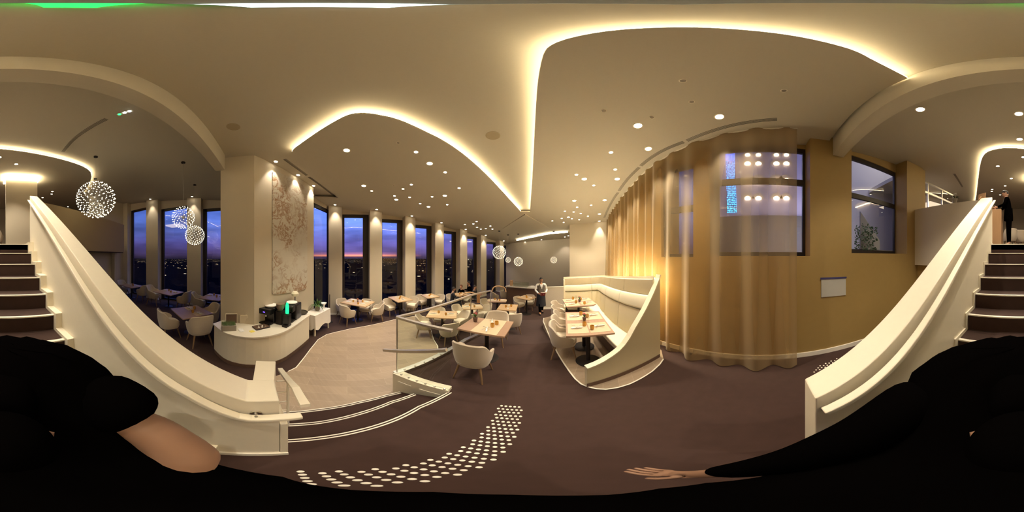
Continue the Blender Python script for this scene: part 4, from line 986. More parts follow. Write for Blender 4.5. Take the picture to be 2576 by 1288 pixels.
for k in range(4): MB().box(-0.165, 0.165, -0.105 + k * 0.054, -0.065 + k * 0.054, 0.022, 0.030).build('slat', M_plinth, t)
for k, (x, y) in enumerate(((-0.03, 0.0), (0.05, -0.03), (0.08, 0.04), (-0.08, 0.05), (0.01, 0.06))): MB().lathe([(0.02, 0), (0.014, 0.022), (0, 0.024)], (x, y, 0.030), 12).build('capsule', M_metal if k % 2 else M_napkin, t, smooth=True)
# coffee machines
def machine(loc, rz, label, s=1.0, plates=True):
    t = empty('coffee_machine', loc, rz, label, 'coffee machine'); t.scale = (s,) * 3
    MB().box(-0.14, 0.14, -0.10, 0.18, 0.0, 0.34).build('housing', M_blackg, t, bevel=0.02)
    MB().box(-0.13, 0.13, -0.24, -0.10, 0.22, 0.34).build('head', M_blackg, t, bevel=0.015)
    MB().box(-0.12, 0.12, -0.24, -0.10, 0.0, 0.035).build('drip_tray', M_base, t, bevel=0.006)
    MB().tube([(0, -0.17, 0.22), (0, -0.17, 0.16)], 0.016, 12).build('spout', M_metal, t, smooth=True)
    MB().box(-0.02, 0.02, -0.243, -0.238, 0.27, 0.285).build('display', emit('blue_display', (0.12, 0.05, 1.0), 2.5), t)
    return t
p = ct_at(690, 815); MC = (p.x - 0.20, p.y - 0.06)
machine((MC[0], MC[1], ct), R(52), 'large glossy black coffee machine in the middle of the counter', 1.2)
p = (-4.02, 0.90); machine((p[0], p[1], ct), R(52), 'second taller coffee machine further along the counter, nearer the side table', 1.25)
def plates(loc, n, r, label, cat='plate'):
    t = empty('plate_stack', loc, 0, label, cat)
    for k in range(n): MB().lathe([(r * 0.5, 0), (r * 0.9, 0.008), (r, 0.016), (r * 0.97, 0.018), (r * 0.6, 0.008), (0, 0.006)], (0, 0, k * 0.008), 28).build('plate', M_napkin, t, smooth=True)
plates((MC[0] + 0.01, MC[1], ct + 0.41), 4, 0.15, 'stack of white plates on top of the large coffee machine', 'plates')
plates((p[0], p[1], ct + 0.427), 3, 0.14, 'stack of white plates on top of the second coffee machine', 'plates')
t = empty('sugar_jar', (MC[0] - 0.30, MC[1] + 0.06, ct), 0, 'round pale jar beside the large coffee machine against the column', 'jar')
MB().lathe([(0.05, 0), (0.055, 0.02), (0.055, 0.36), (0.05, 0.38), (0, 0.39)], n=20).build('jar', M_stone, t, smooth=True)
MB().lathe([(0.056, 0.39), (0.056, 0.41), (0, 0.42)], n=20).build('lid', M_white, t, smooth=True)
t = empty('grinder', (-3.72, 0.56, ct), R(50), 'brown hopper grinder standing between the two coffee machines', 'grinder')
MB().box(-0.08, 0.08, -0.09, 0.09, 0, 0.34).build('body', M_base, t, bevel=0.01)
MB().lathe([(0.05, 0.34), (0.10, 0.44), (0.10, 0.52), (0, 0.53)], n=20).build('hopper', mat('smoky_hopper', (0.20, 0.14, 0.10), 0.2), t, smooth=True)
t = empty('table_lamp', (-4.22, 1.03, ct), 0, 'small lamp with a round cream shade at the back of the counter', 'lamp')
MB().tube([(0, 0, 0), (0, 0, 0.56)], 0.012).build('stem', M_base, t)
MB().lathe([(0.06, 0), (0.06, 0.01), (0, 0.015)], n=16).build('base', M_base, t)
MB().lathe([(0.0, 0.54), (0.085, 0.57), (0.10, 0.64), (0.06, 0.69), (0, 0.70)], n=20).build('shade', M_leather2, t, smooth=True)
t = empty('dispenser_unit', (-3.56, 0.69, ct), R(48), 'small black dispenser unit at the counter edge carrying the glowing green bottle', 'dispenser')
MB().box(-0.07, 0.07, -0.07, 0.07, 0, 0.31).build('housing', M_blackg, t, bevel=0.01); MB().box(-0.06, 0.06, -0.13, -0.07, 0, 0.05).build('drip_tray', M_base, t, bevel=0.004)
t = empty('green_bottle', (-3.56, 0.69, ct + 0.311), 0, 'glowing bright green bottle beside the coffee machines on the counter', 'bottle'); t.scale = (1.1, 1.1, 1.15)
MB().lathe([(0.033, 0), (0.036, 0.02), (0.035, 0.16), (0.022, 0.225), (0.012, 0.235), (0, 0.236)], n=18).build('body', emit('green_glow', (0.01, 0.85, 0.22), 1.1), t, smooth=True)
MB().lathe([(0.036, -0.0), (0.038, 0.006), (0.0, 0.008)], n=18).build('foot', M_blackg, t)
p = ct_at(756, 785, ct + 0.03); t = empty('round_tray', (p.x, p.y, ct), 0, 'round black serving tray resting near the far end of the counter', 'tray')
MB().lathe([(0.08, 0), (0.08, 0.02), (0.20, 0.022), (0.205, 0.04), (0.195, 0.04), (0.19, 0.03), (0, 0.03)], n=36).build('tray', M_blackg, t, smooth=True)
# side table with cloth
t = empty('side_table', (-4.71, 1.87, F0), R(124.6), 'side table standing between the counter and the first window', 'table')
for x in (-0.38, 0.38):
    for y in (-0.16, 0.16): MB().box(x - 0.02, x + 0.02, y - 0.02, y + 0.02, 0, 0.70).build('leg', M_white, t)
MB().box(-0.42, 0.42, -0.19, 0.19, 0.70, 0.725).build('top', M_white, t)
t2 = MB(); rows = []
def clpt(u, w):
    pr = [(-0.435, -0.205), (0.435, -0.205), (0.435, 0.205), (-0.435, 0.205)]; k = int(u) % 4; f = u - int(u); a = Vector(pr[k]); b = Vector(pr[(k + 1) % 4]); q = a.lerp(b, f); out = Vector((b.y - a.y, a.x - b.x)).normalized()
    r = (0.006 + 0.028 * w * (0.6 + 0.4 * math.sin(u * 14))) ; return Vector((q.x + out.x * r, q.y + out.y * r, 0.73 - w * (0.46 + 0.05 * math.sin(u * 9))))
nn_ = 96
rows = [[Vector((clpt(4 * i / nn_, 0).x * 0.01, clpt(4 * i / nn_, 0).y * 0.01, 0.731)) for i in range(nn_)]] + [[clpt(4 * i / nn_, w) for i in range(nn_)] for w in (0, .08, .3, .6, .85, 1)]
t2.grid(rows, True); c_ = t2.build('tablecloth', mat('white_tablecloth', (0.80, 0.74, 0.66), 0.85), None, smooth=True); c_.location = t.location; c_.rotation_euler = t.rotation_euler
tag(c_, 'white tablecloth draped over the side table by the first window', 'tablecloth')
Ms = Matrix.Translation(t.location) @ Matrix.Rotation(R(124.6), 4, 'Z'); tz = lambda x, y: Ms @ Vector((x, y, 0.7325))
t = empty('potted_plant', Ms @ Vector((0.02, 0.02, 0.7325)), 0, 'leafy green plant in a pale round pot on the side table', 'potted plant')
MB().lathe([(0.05, 0), (0.085, 0.05), (0.08, 0.12), (0.06, 0.16), (0.05, 0.15), (0, 0.14)], n=22).build('pot', M_stone, t, smooth=True)
m = MB(); rl = random.Random(5)
for k in range(46):
    a = rl.random() * 2 * PI; ln = rl.uniform(0.16, 0.30); el = rl.uniform(0.15, 1.3); d = Vector((math.cos(a) * math.cos(el), math.sin(a) * math.cos(el), math.sin(el))); b0 = Vector((0, 0, 0.15)); sd = d.cross(Vector((0, 0, 1))).normalized() * 0.020
    mid = b0 + d * ln * 0.6; tip = b0 + d * ln + Vector((0, 0, -0.10 * (1.3 - el) * ln / 0.2))
    m.add([b0, mid + sd, tip, mid - sd, mid + Vector((0, 0, -0.006))], [(0, 1, 4), (1, 2, 4), (2, 3, 4), (3, 0, 4)])
m.build('leaves', M_leaf, t)
t = empty('white_bowl', Ms @ Vector((0.34, -0.02, 0.7325)), 0, 'white footed bowl beside the plant on the side table', 'bowl')
MB().lathe([(0.035, 0), (0.03, 0.02), (0.03, 0.10), (0.05, 0.13), (0.095, 0.19), (0.09, 0.19), (0.04, 0.14), (0, 0.13)], n=24).build('bowl', M_napkin, t, smooth=True)
t = empty('pole_stand', atz(821, 803, F0), 0, 'slim dark pole standing by the side table in front of the first pillar', 'stand')
t.location = (-5.25, 2.55, F0)
MB().tube([(0, 0, 0), (0, 0, 1.10)], 0.014).build('pole', M_base, t); MB().lathe([(0.12, 0), (0.12, 0.012), (0, 0.02)], n=20).build('base', M_base, t)
# marble panel on the column
mp_ = [atl(px, py, CA, CBm) for px, py in ((684, 434), (700, 434), (765, 469), (769, 474), (771, 481), (771, 716), (769, 723), (764, 728), (700, 740), (684, 739))]
nrm = Vector((0.82, 0.57, 0)); t = empty('marble_panel', mp_[0], 0, 'tall veined marble slab with rounded corners mounted on the column', 'wall panel'); o = t.location.copy()
m = MB(); n = len(mp_); vs = [v + nrm * 0.004 - o for v in mp_] + [v + nrm * 0.03 - o for v in mp_]
m.add(vs, [tuple(range(n))[::-1], tuple(range(n, 2 * n))] + [(i, (i + 1) % n, (i + 1) % n + n, i + n) for i in range(n)]); m.build('slab', M_marble, t)

# ================================================================ LAMPS
ORD = ['first', 'second', 'third', 'fourth', 'fifth', 'sixth', 'seventh', 'eighth', 'ninth', 'tenth', 'eleventh', 'twelfth', 'thirteenth', 'fourteenth', 'fifteenth']
def rank(lst, x): return ORD[sorted(q[0] for q in lst).index(x)]
def downlight(px, py, r, label, off=0.0, power=0, spot=True, cone=95, group='small round ceiling downlights', tilt=None, on=True):
    p = atc(px, py, off); t = empty('downlight', (p.x, p.y, zc(p.y, off) - 0.001), 0, label, 'downlight', group)
    t.rotation_euler = (R(-7.3), 0, 0)
    MB().lathe([(r * 1.35, 0), (r * 1.35, -0.004), (r * 1.02, -0.008), (r * 1.0, -0.002), (r * 1.35, 0)], n=18).build('rim', M_white, t)
    MB().lathe([(r, -0.003), (r * 0.8, -0.007), (0, -0.009)], n=16).build('lens', M_lamp if on else M_stone, t)
    if power:
        l = bpy.data.lights.new('spot', 'SPOT'); l.energy = power * KL * 2.6; l.color = (1.0, 0.88, 0.70); l.spot_size = R(cone); l.spot_blend = 0.6; l.shadow_soft_size = 0.04
        s_ = bpy.data.objects.new('spot', l); C.objects.link(s_); s_.parent = t; s_.location = (0, 0, -0.03); s_.rotation_euler = (R(7.3), 0, 0)
    return t
big = [(872, 378), (915, 467), (1081, 411), (997, 502), (1078, 520), (1119, 492)]
bl = ['nearest the apex of the cove', 'above the first window table', 'under the middle of the curving cove line', 'above the second window table', 'above the glass balustrade', 'above the aisle behind the balustrade']
for (a, b), l_ in zip(big, bl): downlight(a, b, 0.055, 'large bright downlight in the window-side ceiling, ' + l_, 0, 60)
small = [(1046.6, 382), (1120, 433), (935, 480), (1014, 475), (1034.7, 464), (992.5, 492.5), (1030.4, 496), (1057, 512), (1087, 494.5), (1125, 514.5), (1155, 472.7), (1169.6, 564.6), (1190.8, 563), (1199, 557), (1200, 571.6), (1209.6, 576), (1222, 574.7), (1233.6, 568.4), (1238.6, 576), (1321, 608.5), (1342, 607), (1362, 603), (1421, 596), (1429.6, 593)]
for i, (a, b) in enumerate(small): downlight(a, b, 0.034 if i < 11 else 0.042, 'small bright downlight, %s from the left in the window-side ceiling' % rank(small[:11], a) if i < 11 else ('small downlight, %s from the left in the far window-side cluster' % rank(small[11:19], a) if i < 19 else 'small downlight, %s from the left in the row over the serving counter' % rank(small[19:], a)), 0, 22 if i in (1, 7, 12, 17, 20, 22) else 0)
wash = [(694, 406, .12), (750, 440, .12), (789, 467, .12)]
for k, (a, b, f) in enumerate(wash): downlight(a, b, 0.045, 'bright downlight washing the marble column, %s of three' % ('nearest', 'middle', 'furthest')[k], f, 26, cone=70)
ords = ['first', 'second', 'third', 'fourth', 'fifth', 'sixth', 'seventh']
for i, (a, b) in enumerate(PS):
    c = WB + WU * ((a + b) / 2) - WN * 0.16; z = zc(c.y) - CZ
    az = math.atan2(c.x, c.y); px = 1288 + az / (2 * PI) * 2576; py = 644 - math.atan2(z, math.hypot(c.x, c.y)) / PI * 1288
    downlight(px, py, 0.045, 'downlight close to the wall washing the %s window pillar from the marble column' % ords[i], 0, 34, cone=62, group='pillar wall washers')
for k, y in enumerate((-3.0, -5.5)):
    c = Vector((-7.25, y)); z = zc(y, 0.12) - CZ; px = 1288 + math.atan2(c.x, c.y) / (2 * PI) * 2576; py = 644 - math.atan2(z, c.length) / PI * 1288
    downlight(px, py, 0.05, 'downlight washing the %s left rear window pillar' % ('nearer', 'further')[k], 0.12, 30, cone=60, group='pillar wall washers')
rb = [(1604.8, 315.8), (1809.8, 293.4), (1631, 374), (1470, 450), (1552.7, 450), (1444.6, 504.6), (1520.9, 503.4), (1508, 538), (1430, 546)]
rl_ = ['above the near booth table', 'in front of the curtained window', 'close to the vent over the booth', 'over the aisle', 'close to the vent over the far booth', 'over the far aisle', 'near the end of the curved vent', 'in front of the pale wall', 'in the middle of the far cluster']
for (a, b), l_ in zip(rb, rl_): downlight(a, b, 0.055, 'large bright downlight in the booth-side ceiling, ' + l_, 0, 60)
downlight(1507.5, 556, 0.05, 'downlight washing the pale wall beyond the booth', 0, 40, cone=60)
bs_ = [(1537, 383), (1450, 439), (1547.7, 426), (1493.5, 466), (1487, 516), (1452, 521), (1421, 531), (1443, 533), (1461, 537), (1479, 543.6), (1413, 549), (1438.6, 550), (1457, 552.5), (1389.4, 555.5), (1418, 559)]
for a, b in bs_: downlight(a, b, 0.034, 'small bright downlight, %s from the left in the booth-side ceiling' % rank(bs_, a), 0, 0)
us_ = [(1718, 203), (1740, 256), (1519, 278), (1640, 295), (1972, 228)]
for a, b in us_: downlight(a, b, 0.026, 'small unlit ceiling fitting, %s from the left over the booth side' % rank(us_, a), 0, 0, on=False, group='unlit ceiling fittings')
for a, b in ((1002, 359), (991, 466)): downlight(a, b, 0.024, 'small unlit ceiling fitting over the window side, ' + ('nearer the cove line' if b < 400 else 'nearer the windows'), 0, 0, on=False, group='unlit ceiling fittings')
for k, (a, b, pw) in enumerate(((2315, 275, 80), (2563, 286, 90), (2565, 350, 80))): downlight(a, b, 0.06, 'bright downlight over the top of the long stairs, %s' % ('on the gold wall side', 'nearest the beam', 'nearest the cove')[k], 0.12, pw)
ur_ = [(2510, 417.6), (2544, 448.7), (2528.7, 467.4), (2496, 476), (2495, 481), (2516, 490), (2574.6, 395), (2541, 518)]; ul_ = [(41, 412.7), (131.7, 481.7), (130, 488), (107, 497), (171, 520)]
for i, (a, b) in enumerate(ur_ + ul_):
    downlight(a, b, 0.05, 'small upper floor downlight, %s from the left %s' % ((rank(ur_, a), 'behind the right stair wall') if i < 8 else (rank(ul_, a), 'behind the left stair wall')), 0, 70 if i in (0, 5, 8, 11) else 0, group='upper floor downlights')
for a, b, w in ((587, 319, 'beside the beam and the column'), (1240, 341, 'between the two cove lines')):
    p = atc(a, b, 0.12); t = empty('ceiling_speaker', (p.x, p.y, zc(p.y, 0.12)), 0, 'round grey ceiling speaker grille ' + w, 'speaker', 'ceiling speakers'); t.rotation_euler = (R(-7.3), 0, 0)
    MB().lathe([(0.115, 0), (0.115, -0.004), (0.10, -0.008), (0, -0.008)], n=28).build('grille', mat('speaker_grey', (0.38, 0.31, 0.20), 0.8), t)
def vent(name, label, pts, off=0.0, n=4, gap=0.022, w=0.007):
    t = empty(name, pts[0], 0, label, 'air vent', 'slot air vents'); o = t.location.copy()
    fr = MB()
    for k in range(n):
        q = []
        for i, p in enumerate(pts):
            a = pts[max(i - 1, 0)]; b = pts[min(i + 1, len(pts) - 1)]; d = (b - a).normalized(); nn = Vector((d.y, -d.x, 0)).normalized() * (k - (n - 1) / 2) * gap
            q.append(p + nn - o - Vector((0, 0, 0.002)))
        MB().ribbon(q, w, 0.004).build('slot', M_base, t)
    return t
def cpts(l_, off=0.0): return smooth_pts([atc(*p, off) for p in l_], 1)
vent('slot_vent', 'slot vent in the ceiling above the curtain, section nearest the beam', cpts([(1728, 354), (1780, 333), (1850, 313), (1905, 304), (1955, 300)]))
vent('slot_vent', 'slot vent in the ceiling above the curtain, middle section over the booth', cpts([(1612, 417), (1635, 398), (1670, 377), (1720, 357)]))
vent('slot_vent', 'slot vent in the ceiling above the curtain, third section', cpts([(1557, 480), (1567, 465), (1585, 443), (1608, 421)]))
vent('slot_vent', 'slot vent in the ceiling above the curtain, furthest section by the pale wall', cpts([(1520, 548), (1530, 524), (1545, 497), (1555, 484)]))
vent('slot_vent', 'slot vent beside the marble column, nearer section', cpts([(716, 400), (740, 418), (772, 441)], 0.12))
vent('slot_vent', 'slot vent beside the marble column, further section', cpts([(777, 445), (800, 461), (845, 496)], 0.12), )
vent('slot_vent', 'slot vent in the ceiling behind the beam above the left stair wall', cpts([(158, 382), (185, 350), (225, 322), (268, 299)], 0.12))
vent('slot_vent', 'short slot vent in the ceiling above the gold wall behind the beam', cpts([(2400, 437), (2412, 455), (2421, 470)], 0.12))
# emergency light over the stairs and the one above the viewer
pa_ = atc(298, 286, 0.12); pb_ = atc(330, 278, 0.12); p = (pa_ + pb_) / 2; t = empty('emergency_light', p, math.atan2(pb_.y - pa_.y, pb_.x - pa_.x), 'emergency fitting with one green and two white lights on the ceiling behind the beam', 'emergency light')
MB().box(-0.13, 0.13, -0.03, 0.03, -0.02, 0).build('body', M_white, t, bevel=0.004)
for k, (x, mm_) in enumerate(((-0.09, emit('green_led', (0.02, 1, 0.12), 3)), (0.0, emit('cool_led', (0.8, 0.95, 1.0), 8)), (0.08, MATS['cool_led']))): MB().lathe([(0.026, -0.02), (0.02, -0.028), (0, -0.03)], (x, 0, 0), 14).build('lamp', mm_, t)
t = empty('exit_light', (0, 0, zc(0, 0.12)), R(-20), 'slim white and green emergency light on the ceiling directly overhead', 'emergency light')
MB().box(-0.115, 0.05, -0.05, 0.06, -0.03, 0).build('housing', mat('grey_housing', (0.28, 0.30, 0.29), 0.4), t, bevel=0.006)
MB().box(-0.112, -0.05, -0.045, 0.055, -0.036, -0.03).build('white_lens', emit('exit_white', (0.85, 1.0, 0.95), 1.3), t)
MB().box(-0.03, 0.01, -0.05, -0.12, -0.034, -0.004).build('green_lens', emit('exit_green', (0.02, 0.8, 0.10), 1.2), t)
# spherical dandelion pendants
def sphere_lamp(px, py, dist, rpx, label, parts=True, n=150, can=None):
    c = atd(px, py, dist); D = (c - Vector((0, 0, CZ))).length; r = D * math.tan(rpx / 2576 * 2 * PI)
    t = empty('sphere_pendant', c, 0, label, 'pendant lamp', 'round dandelion pendant lamps'); bs = (0.030 if r > 0.3 else 0.045) * r
    if can is None: czp = zc(c.y, 0.12 if c.y < -1 else 0.0) - c.z
    else: czp = zc(c.y, 0.12 if c.y < -1 else 0) - c.z
    MB().lathe([(0.06, czp), (0.06, czp - 0.03), (0.03, czp - 0.045), (0, czp - 0.045)], n=18).build('canopy', M_base, t, smooth=True)
    MB().tube([(0, 0, 0), (0, 0, czp - 0.04)], 0.0025, 6).build('cord', M_metal, t)
    MB().lathe([(0, -r * .12), (r * .1, -r * .07), (r * .12, 0), (r * .1, r * .07), (0, r * .12)], n=12).build('core', M_metal, t, smooth=True)
    dirs = []
    for k in range(n):
        z = 1 - 2 * (k + 0.5) / n; a = k * PI * (3 - 5 ** .5); q = math.sqrt(1 - z * z); dirs.append(Vector((q * math.cos(a), q * math.sin(a), z)))
    m = MB()
    for d in dirs: m.tube([d * r * 0.1, d * r * 0.96], 0.0035 * r, 3)
    m.build('rods', M_metal, t)
    bm_ = MB().lathe([(0, -bs), (bs * .8, -bs * .5), (bs, bs * .1), (bs * .6, bs * .8), (0, bs)], n=8).mesh('bulb', M_bulb, True)
    toc = (Vector((0, 0, CZ)) - c).normalized(); order = sorted(range(n), key=lambda k: -dirs[k].dot(toc)); rest = MB()
    for j, k in enumerate(order):
        if parts and j < 100:
            b_ = bpy.data.objects.new('bulb', bm_); b_.location = dirs[k] * r; b_.parent = t; C.objects.link(b_)
        else:
            rest.lathe([(0, -bs), (bs, 0), (0, bs)], dirs[k] * r, 6)
    ro = rest.build('bulbs', M_bulb, t)
    ro['kind'] = 'stuff'
    l = bpy.data.lights.new('glow', 'POINT'); l.energy = 9 * KL * (r / 0.4); l.color = (1, 0.85, 0.6); l.shadow_soft_size = 0.03
    lo = bpy.data.objects.new('glow', l); C.objects.link(lo); lo.parent = t
sphere_lamp(241, 502, 4.4, 46, 'largest dandelion sphere lamp, hanging beside the left stair wall', n=240)
sphere_lamp(240, 528, 6.4, 20, 'smaller dandelion sphere lamp half hidden behind the largest one', n=120)
sphere_lamp(461, 547, 4.4, 27.5, 'middle-sized dandelion sphere lamp in front of the left rear windows, upper of the pair', n=170)
sphere_lamp(490, 592, 6.2, 24, 'dandelion sphere lamp in front of the left rear windows, lower of the pair', n=200)
sphere_lamp(1256, 635, 8.8, 16.5, 'largest of the four far dandelion sphere lamps, against the last window pillar', n=160)
sphere_lamp(1278, 654, 9.6, 6.5, 'smallest far dandelion sphere lamp between two larger ones', parts=False, n=90)
sphere_lamp(1304, 658, 9.4, 11, 'far dandelion sphere lamp in front of the back wall, left of the waiter', parts=False, n=110)
sphere_lamp(1393, 654, 9.0, 8, 'far dandelion sphere lamp hanging alone right of the waiter', parts=False, n=100)

# ================================================================ TACTILE STUDS
st0 = MB().lathe([(0.0140, 0), (0.013, 0.004), (0.008, 0.005), (0, 0.005)], n=14).build('tactile_stud', M_trim, smooth=True)
tag(st0, 'white round tactile stud in the curving band on the brown carpet', 'floor stud', 'tactile studs in the curved band'); used = False
rowsN = 26
for i in range(rowsN):
    f = i / (rowsN - 1); y = 0.14 + 1.42 * f
    x0 = -0.50 + 0.32 * f + 0.10 * math.sin(f * PI * 0.8) ; dx = 0.042
    tx, ty = 0.22, 0.97
    for j in range(6):
        xx = x0 + j * dx + (dx / 2 if i % 2 else 0); yy = y - j * 0.006
        if j == 5 and i % 2: continue
        o_ = st0 if not used else st0.copy()
        if used: C.objects.link(o_)
        used = True; o_.location = (xx, yy, 0.0)
st1 = None
for i in range(4):
    for j in range(4):
        p = atz(2048 + i * 14 + j * 5, 936 - i * 6 - j * 5.2, 0.0)
        o_ = st0.copy(); C.objects.link(o_); o_.location = p
        o_['label'] = 'white round tactile stud in the patch beside the right stair wall'; o_['group'] = 'tactile studs by the right stair wall'

# ================================================================ SERVING COUNTER far
t = empty('serving_counter', (0.50, 8.15, F0), R(-24), 'dark serving counter with a white stone top behind the waiter', 'counter')
MB().box(-0.75, 0.80, -0.22, 0.22, 0, 0.92).build('body', M_plinth, t, bevel=0.005); MB().box(-0.80, 0.85, -0.27, 0.27, 0.92, 0.96).build('worktop', mat('stone_top', (0.66, 0.62, 0.56), 0.3), t)
Mc = Matrix.Translation(t.location) @ Matrix.Rotation(R(-24), 4, 'Z')
t = empty('display_case', Mc @ Vector((-0.05, 0, 0.9605)), R(-24), 'low glass display case on the serving counter', 'display case')
MB().box(-0.36, 0.36, -0.16, 0.16, 0, 0.02).build('base', M_metal, t); 
MB().box(-0.36, 0.36, -0.16, -0.155, 0.02, 0.20).box(-0.36, 0.36, 0.155, 0.16, 0.02, 0.20).box(-0.36, -0.355, -0.155, 0.155, 0.02, 0.20).box(0.355, 0.36, -0.155, 0.155, 0.02, 0.20).box(-0.36, 0.36, -0.16, 0.16, 0.20, 0.205).build('glass', M_bal, t)
MB().tube([(-0.36, -0.16, 0.21), (0.36, -0.16, 0.21)], 0.006).build('edge', M_metal, t)
t = empty('bread_box', Mc @ Vector((-0.58, 0, 0.9605)), R(-24), 'brown upright box at the left end of the serving counter', 'box')
MB().box(-0.06, 0.06, -0.06, 0.06, 0, 0.28).build('box', M_copper if False else MATS['tan_wood'], t, bevel=0.004)
plates(Mc @ Vector((0.55, 0, 0.9605)), 5, 0.11, 'white plates stacked on the serving counter next to the waiter', 'plates')
# low partition behind the waiter
t = empty('low_partition', (1.80, 7.25, F0), R(-6), 'low pale partition panel with a white skirting behind the waiter', 'partition')
MB().box(-0.42, 0.75, -0.04, 0.04, 0, 1.05).build('panel', M_wallg, t); MB().box(-0.43, 0.76, -0.055, 0.055, 1.05, 1.075).build('cap', M_trim, t); MB().box(-0.43, 0.76, -0.055, -0.04, 0.0, 0.10).build('skirting', M_trim, t)
# upper floor things
t = empty('lectern', (0.92, -4.85, ZU), 0, 'light wooden reception lectern at the top of the long stairs', 'lectern')
t.location = (0.80, -4.45, ZU)
m_wood = mat('light_oak', (0.42, 0.24, 0.12), 0.5, noise=(0.48, 0.29, 0.15), scale=5, stretch=(9, 9, 1))
MB().box(-0.20, 0.18, -0.20, 0.20, 0, 1.02).build('cabinet', m_wood, t, bevel=0.004)
M_ = Matrix.Rotation(R(12), 4, 'Y'); MB().box(-0.22, 0.20, -0.22, 0.22, 1.04, 1.06, M_).build('reading_top', m_wood, t)
MB().box(-0.12, 0.06, -0.10, 0.12, 1.065, 1.09, M_).build('open_book', M_napkin, t)
p = atl(2402, 507, (1.06, -3.91), (3.08, -3.91)); t = empty('orchid_pot', (p.x, -3.91, CZ + 1.43), 0, 'white orchid with dark leaves in a pale pot on the right-hand parapet', 'orchid')
MB().lathe([(0.05, 0), (0.05, 0.01), (0.045, 0.02), (0.075, 0.13), (0.07, 0.14), (0.06, 0.12), (0, 0.10)], n=18).build('pot', M_stone, t, smooth=True)
m = MB()
for a in (0.3, 1.6, 2.9, 4.2, 5.3):
    d = Vector((math.cos(a), math.sin(a), 0)); u = Vector((-d.y, d.x, 0)) * 0.022; b0 = Vector((0, 0, 0.12)); m.add([b0, b0 + d * 0.08 + u + Vector((0, 0, .08)), b0 + d * 0.17 + Vector((0, 0, .06)), b0 + d * 0.08 - u + Vector((0, 0, .08))], [(0, 1, 2, 3)])
m.build('leaves', mat('dark_leaf', (0.03, 0.05, 0.02), 0.5), t)
MB().tube([(0, 0, .12), (0.01, 0.0, .24), (-0.04, 0, .30)], 0.003).tube([(0, 0, .12), (-0.02, 0.0, .22), (0.03, 0, .27)], 0.003).build('stem', M_leaf, t)
m = MB()
for k in range(9):
    c = Vector((-0.05 + 0.011 * k, 0.01 * (k % 2), 0.27 + 0.03 * math.sin(k * 1.3)))
    m.lathe([(0, -0.004), (0.018, 0), (0, 0.006)], c, 6)
m.build('blossom', M_napkin, t)
p = atl(2470, 503, (1.06, -3.91), (3.08, -3.91)); t = empty('menu_stand', (p.x + 0.02, -3.95, CZ + 1.43), R(-20), 'wooden menu board leaning on the parapet beside the top of the stairs', 'menu board')
Mx = Matrix.Rotation(R(12), 4, 'X'); MB().box(-0.10, 0.12, -0.008, 0.008, 0.0, 0.24, Mx).build('board', m_wood, t)
MB().ribbon([(0.0, 0.10, 0.01), (0.02, 0.0, 0.14)], 0.03, 0.01).build('prop', m_wood, t)
for k, (px, py, a) in enumerate(((2540, 575, 0.4), (2567, 573, -0.3))):
    c = atd(px, 600, 6.5 + 0.4 * k); inst(CH, (c.x, c.y, ZU), a + PI, 'pale tub chair on the upper floor beyond the lectern, %s' % ('left of the two', 'right of the two')[k], 'chair', 'upper floor chairs', 1.0)
struct(MB().box(-1.40, -0.22, -6.7, -6.0, ZU, 5.5).build('wall_upper_column', M_wall))
t = empty('column_light', (-0.81, -6.35, 5.2), 0, 'glowing light ring around the top of the upper floor column', 'cove light')
q = [Vector((x, y, zc(-6.35 + y, 0.0))) - Vector((0, 0, 5.2 + 0.12)) for x, y in ((-0.66, -0.42), (0.66, -0.42), (0.66, 0.42), (-0.66, 0.42), (-0.66, -0.42))]
MB().ribbon(q, 0.05, 0.06).build('light_strip', M_cove, t)
struct(MB().box(3.15, 3.35, -4.55, -4.3, -0.5, 6).build('wall_right', M_gold))
t = empty('glazed_screen', (3.35, -5.7, ZU), R(83), 'metal framed glazed screen on the upper floor beyond the gold wall', 'screen')
f = MB()
for x in (-1.2, -0.3, 0.6, 1.1): f.box(x - 0.025, x + 0.025, -0.03, 0.03, 0, 2.7)
f.box(-1.2, 1.1, -0.03, 0.03, 2.2, 2.28).box(-1.2, 1.1, -0.03, 0.03, 2.65, 2.72).build('frame', M_metal, t); MB().box(-1.17, 1.07, -0.003, 0.003, 0.02, 2.65).build('pane', M_pane, t)
area('hall_light', (4.5, -6.5, 4.6), (0, 0, 0), 1.0, 60, (1, 0.9, 0.78), None)
struct(MB().box(5.2, 5.4, -15.4, -5.4, 1.5, 6.5).build('wall_hall', mat('pale_wall', (0.7, 0.62, 0.55), 0.8)))
area('upper_room_light', (0, -8.5, 5.4), (0, 0, 0), 2.0, 120, (1, 0.82, 0.58), None)
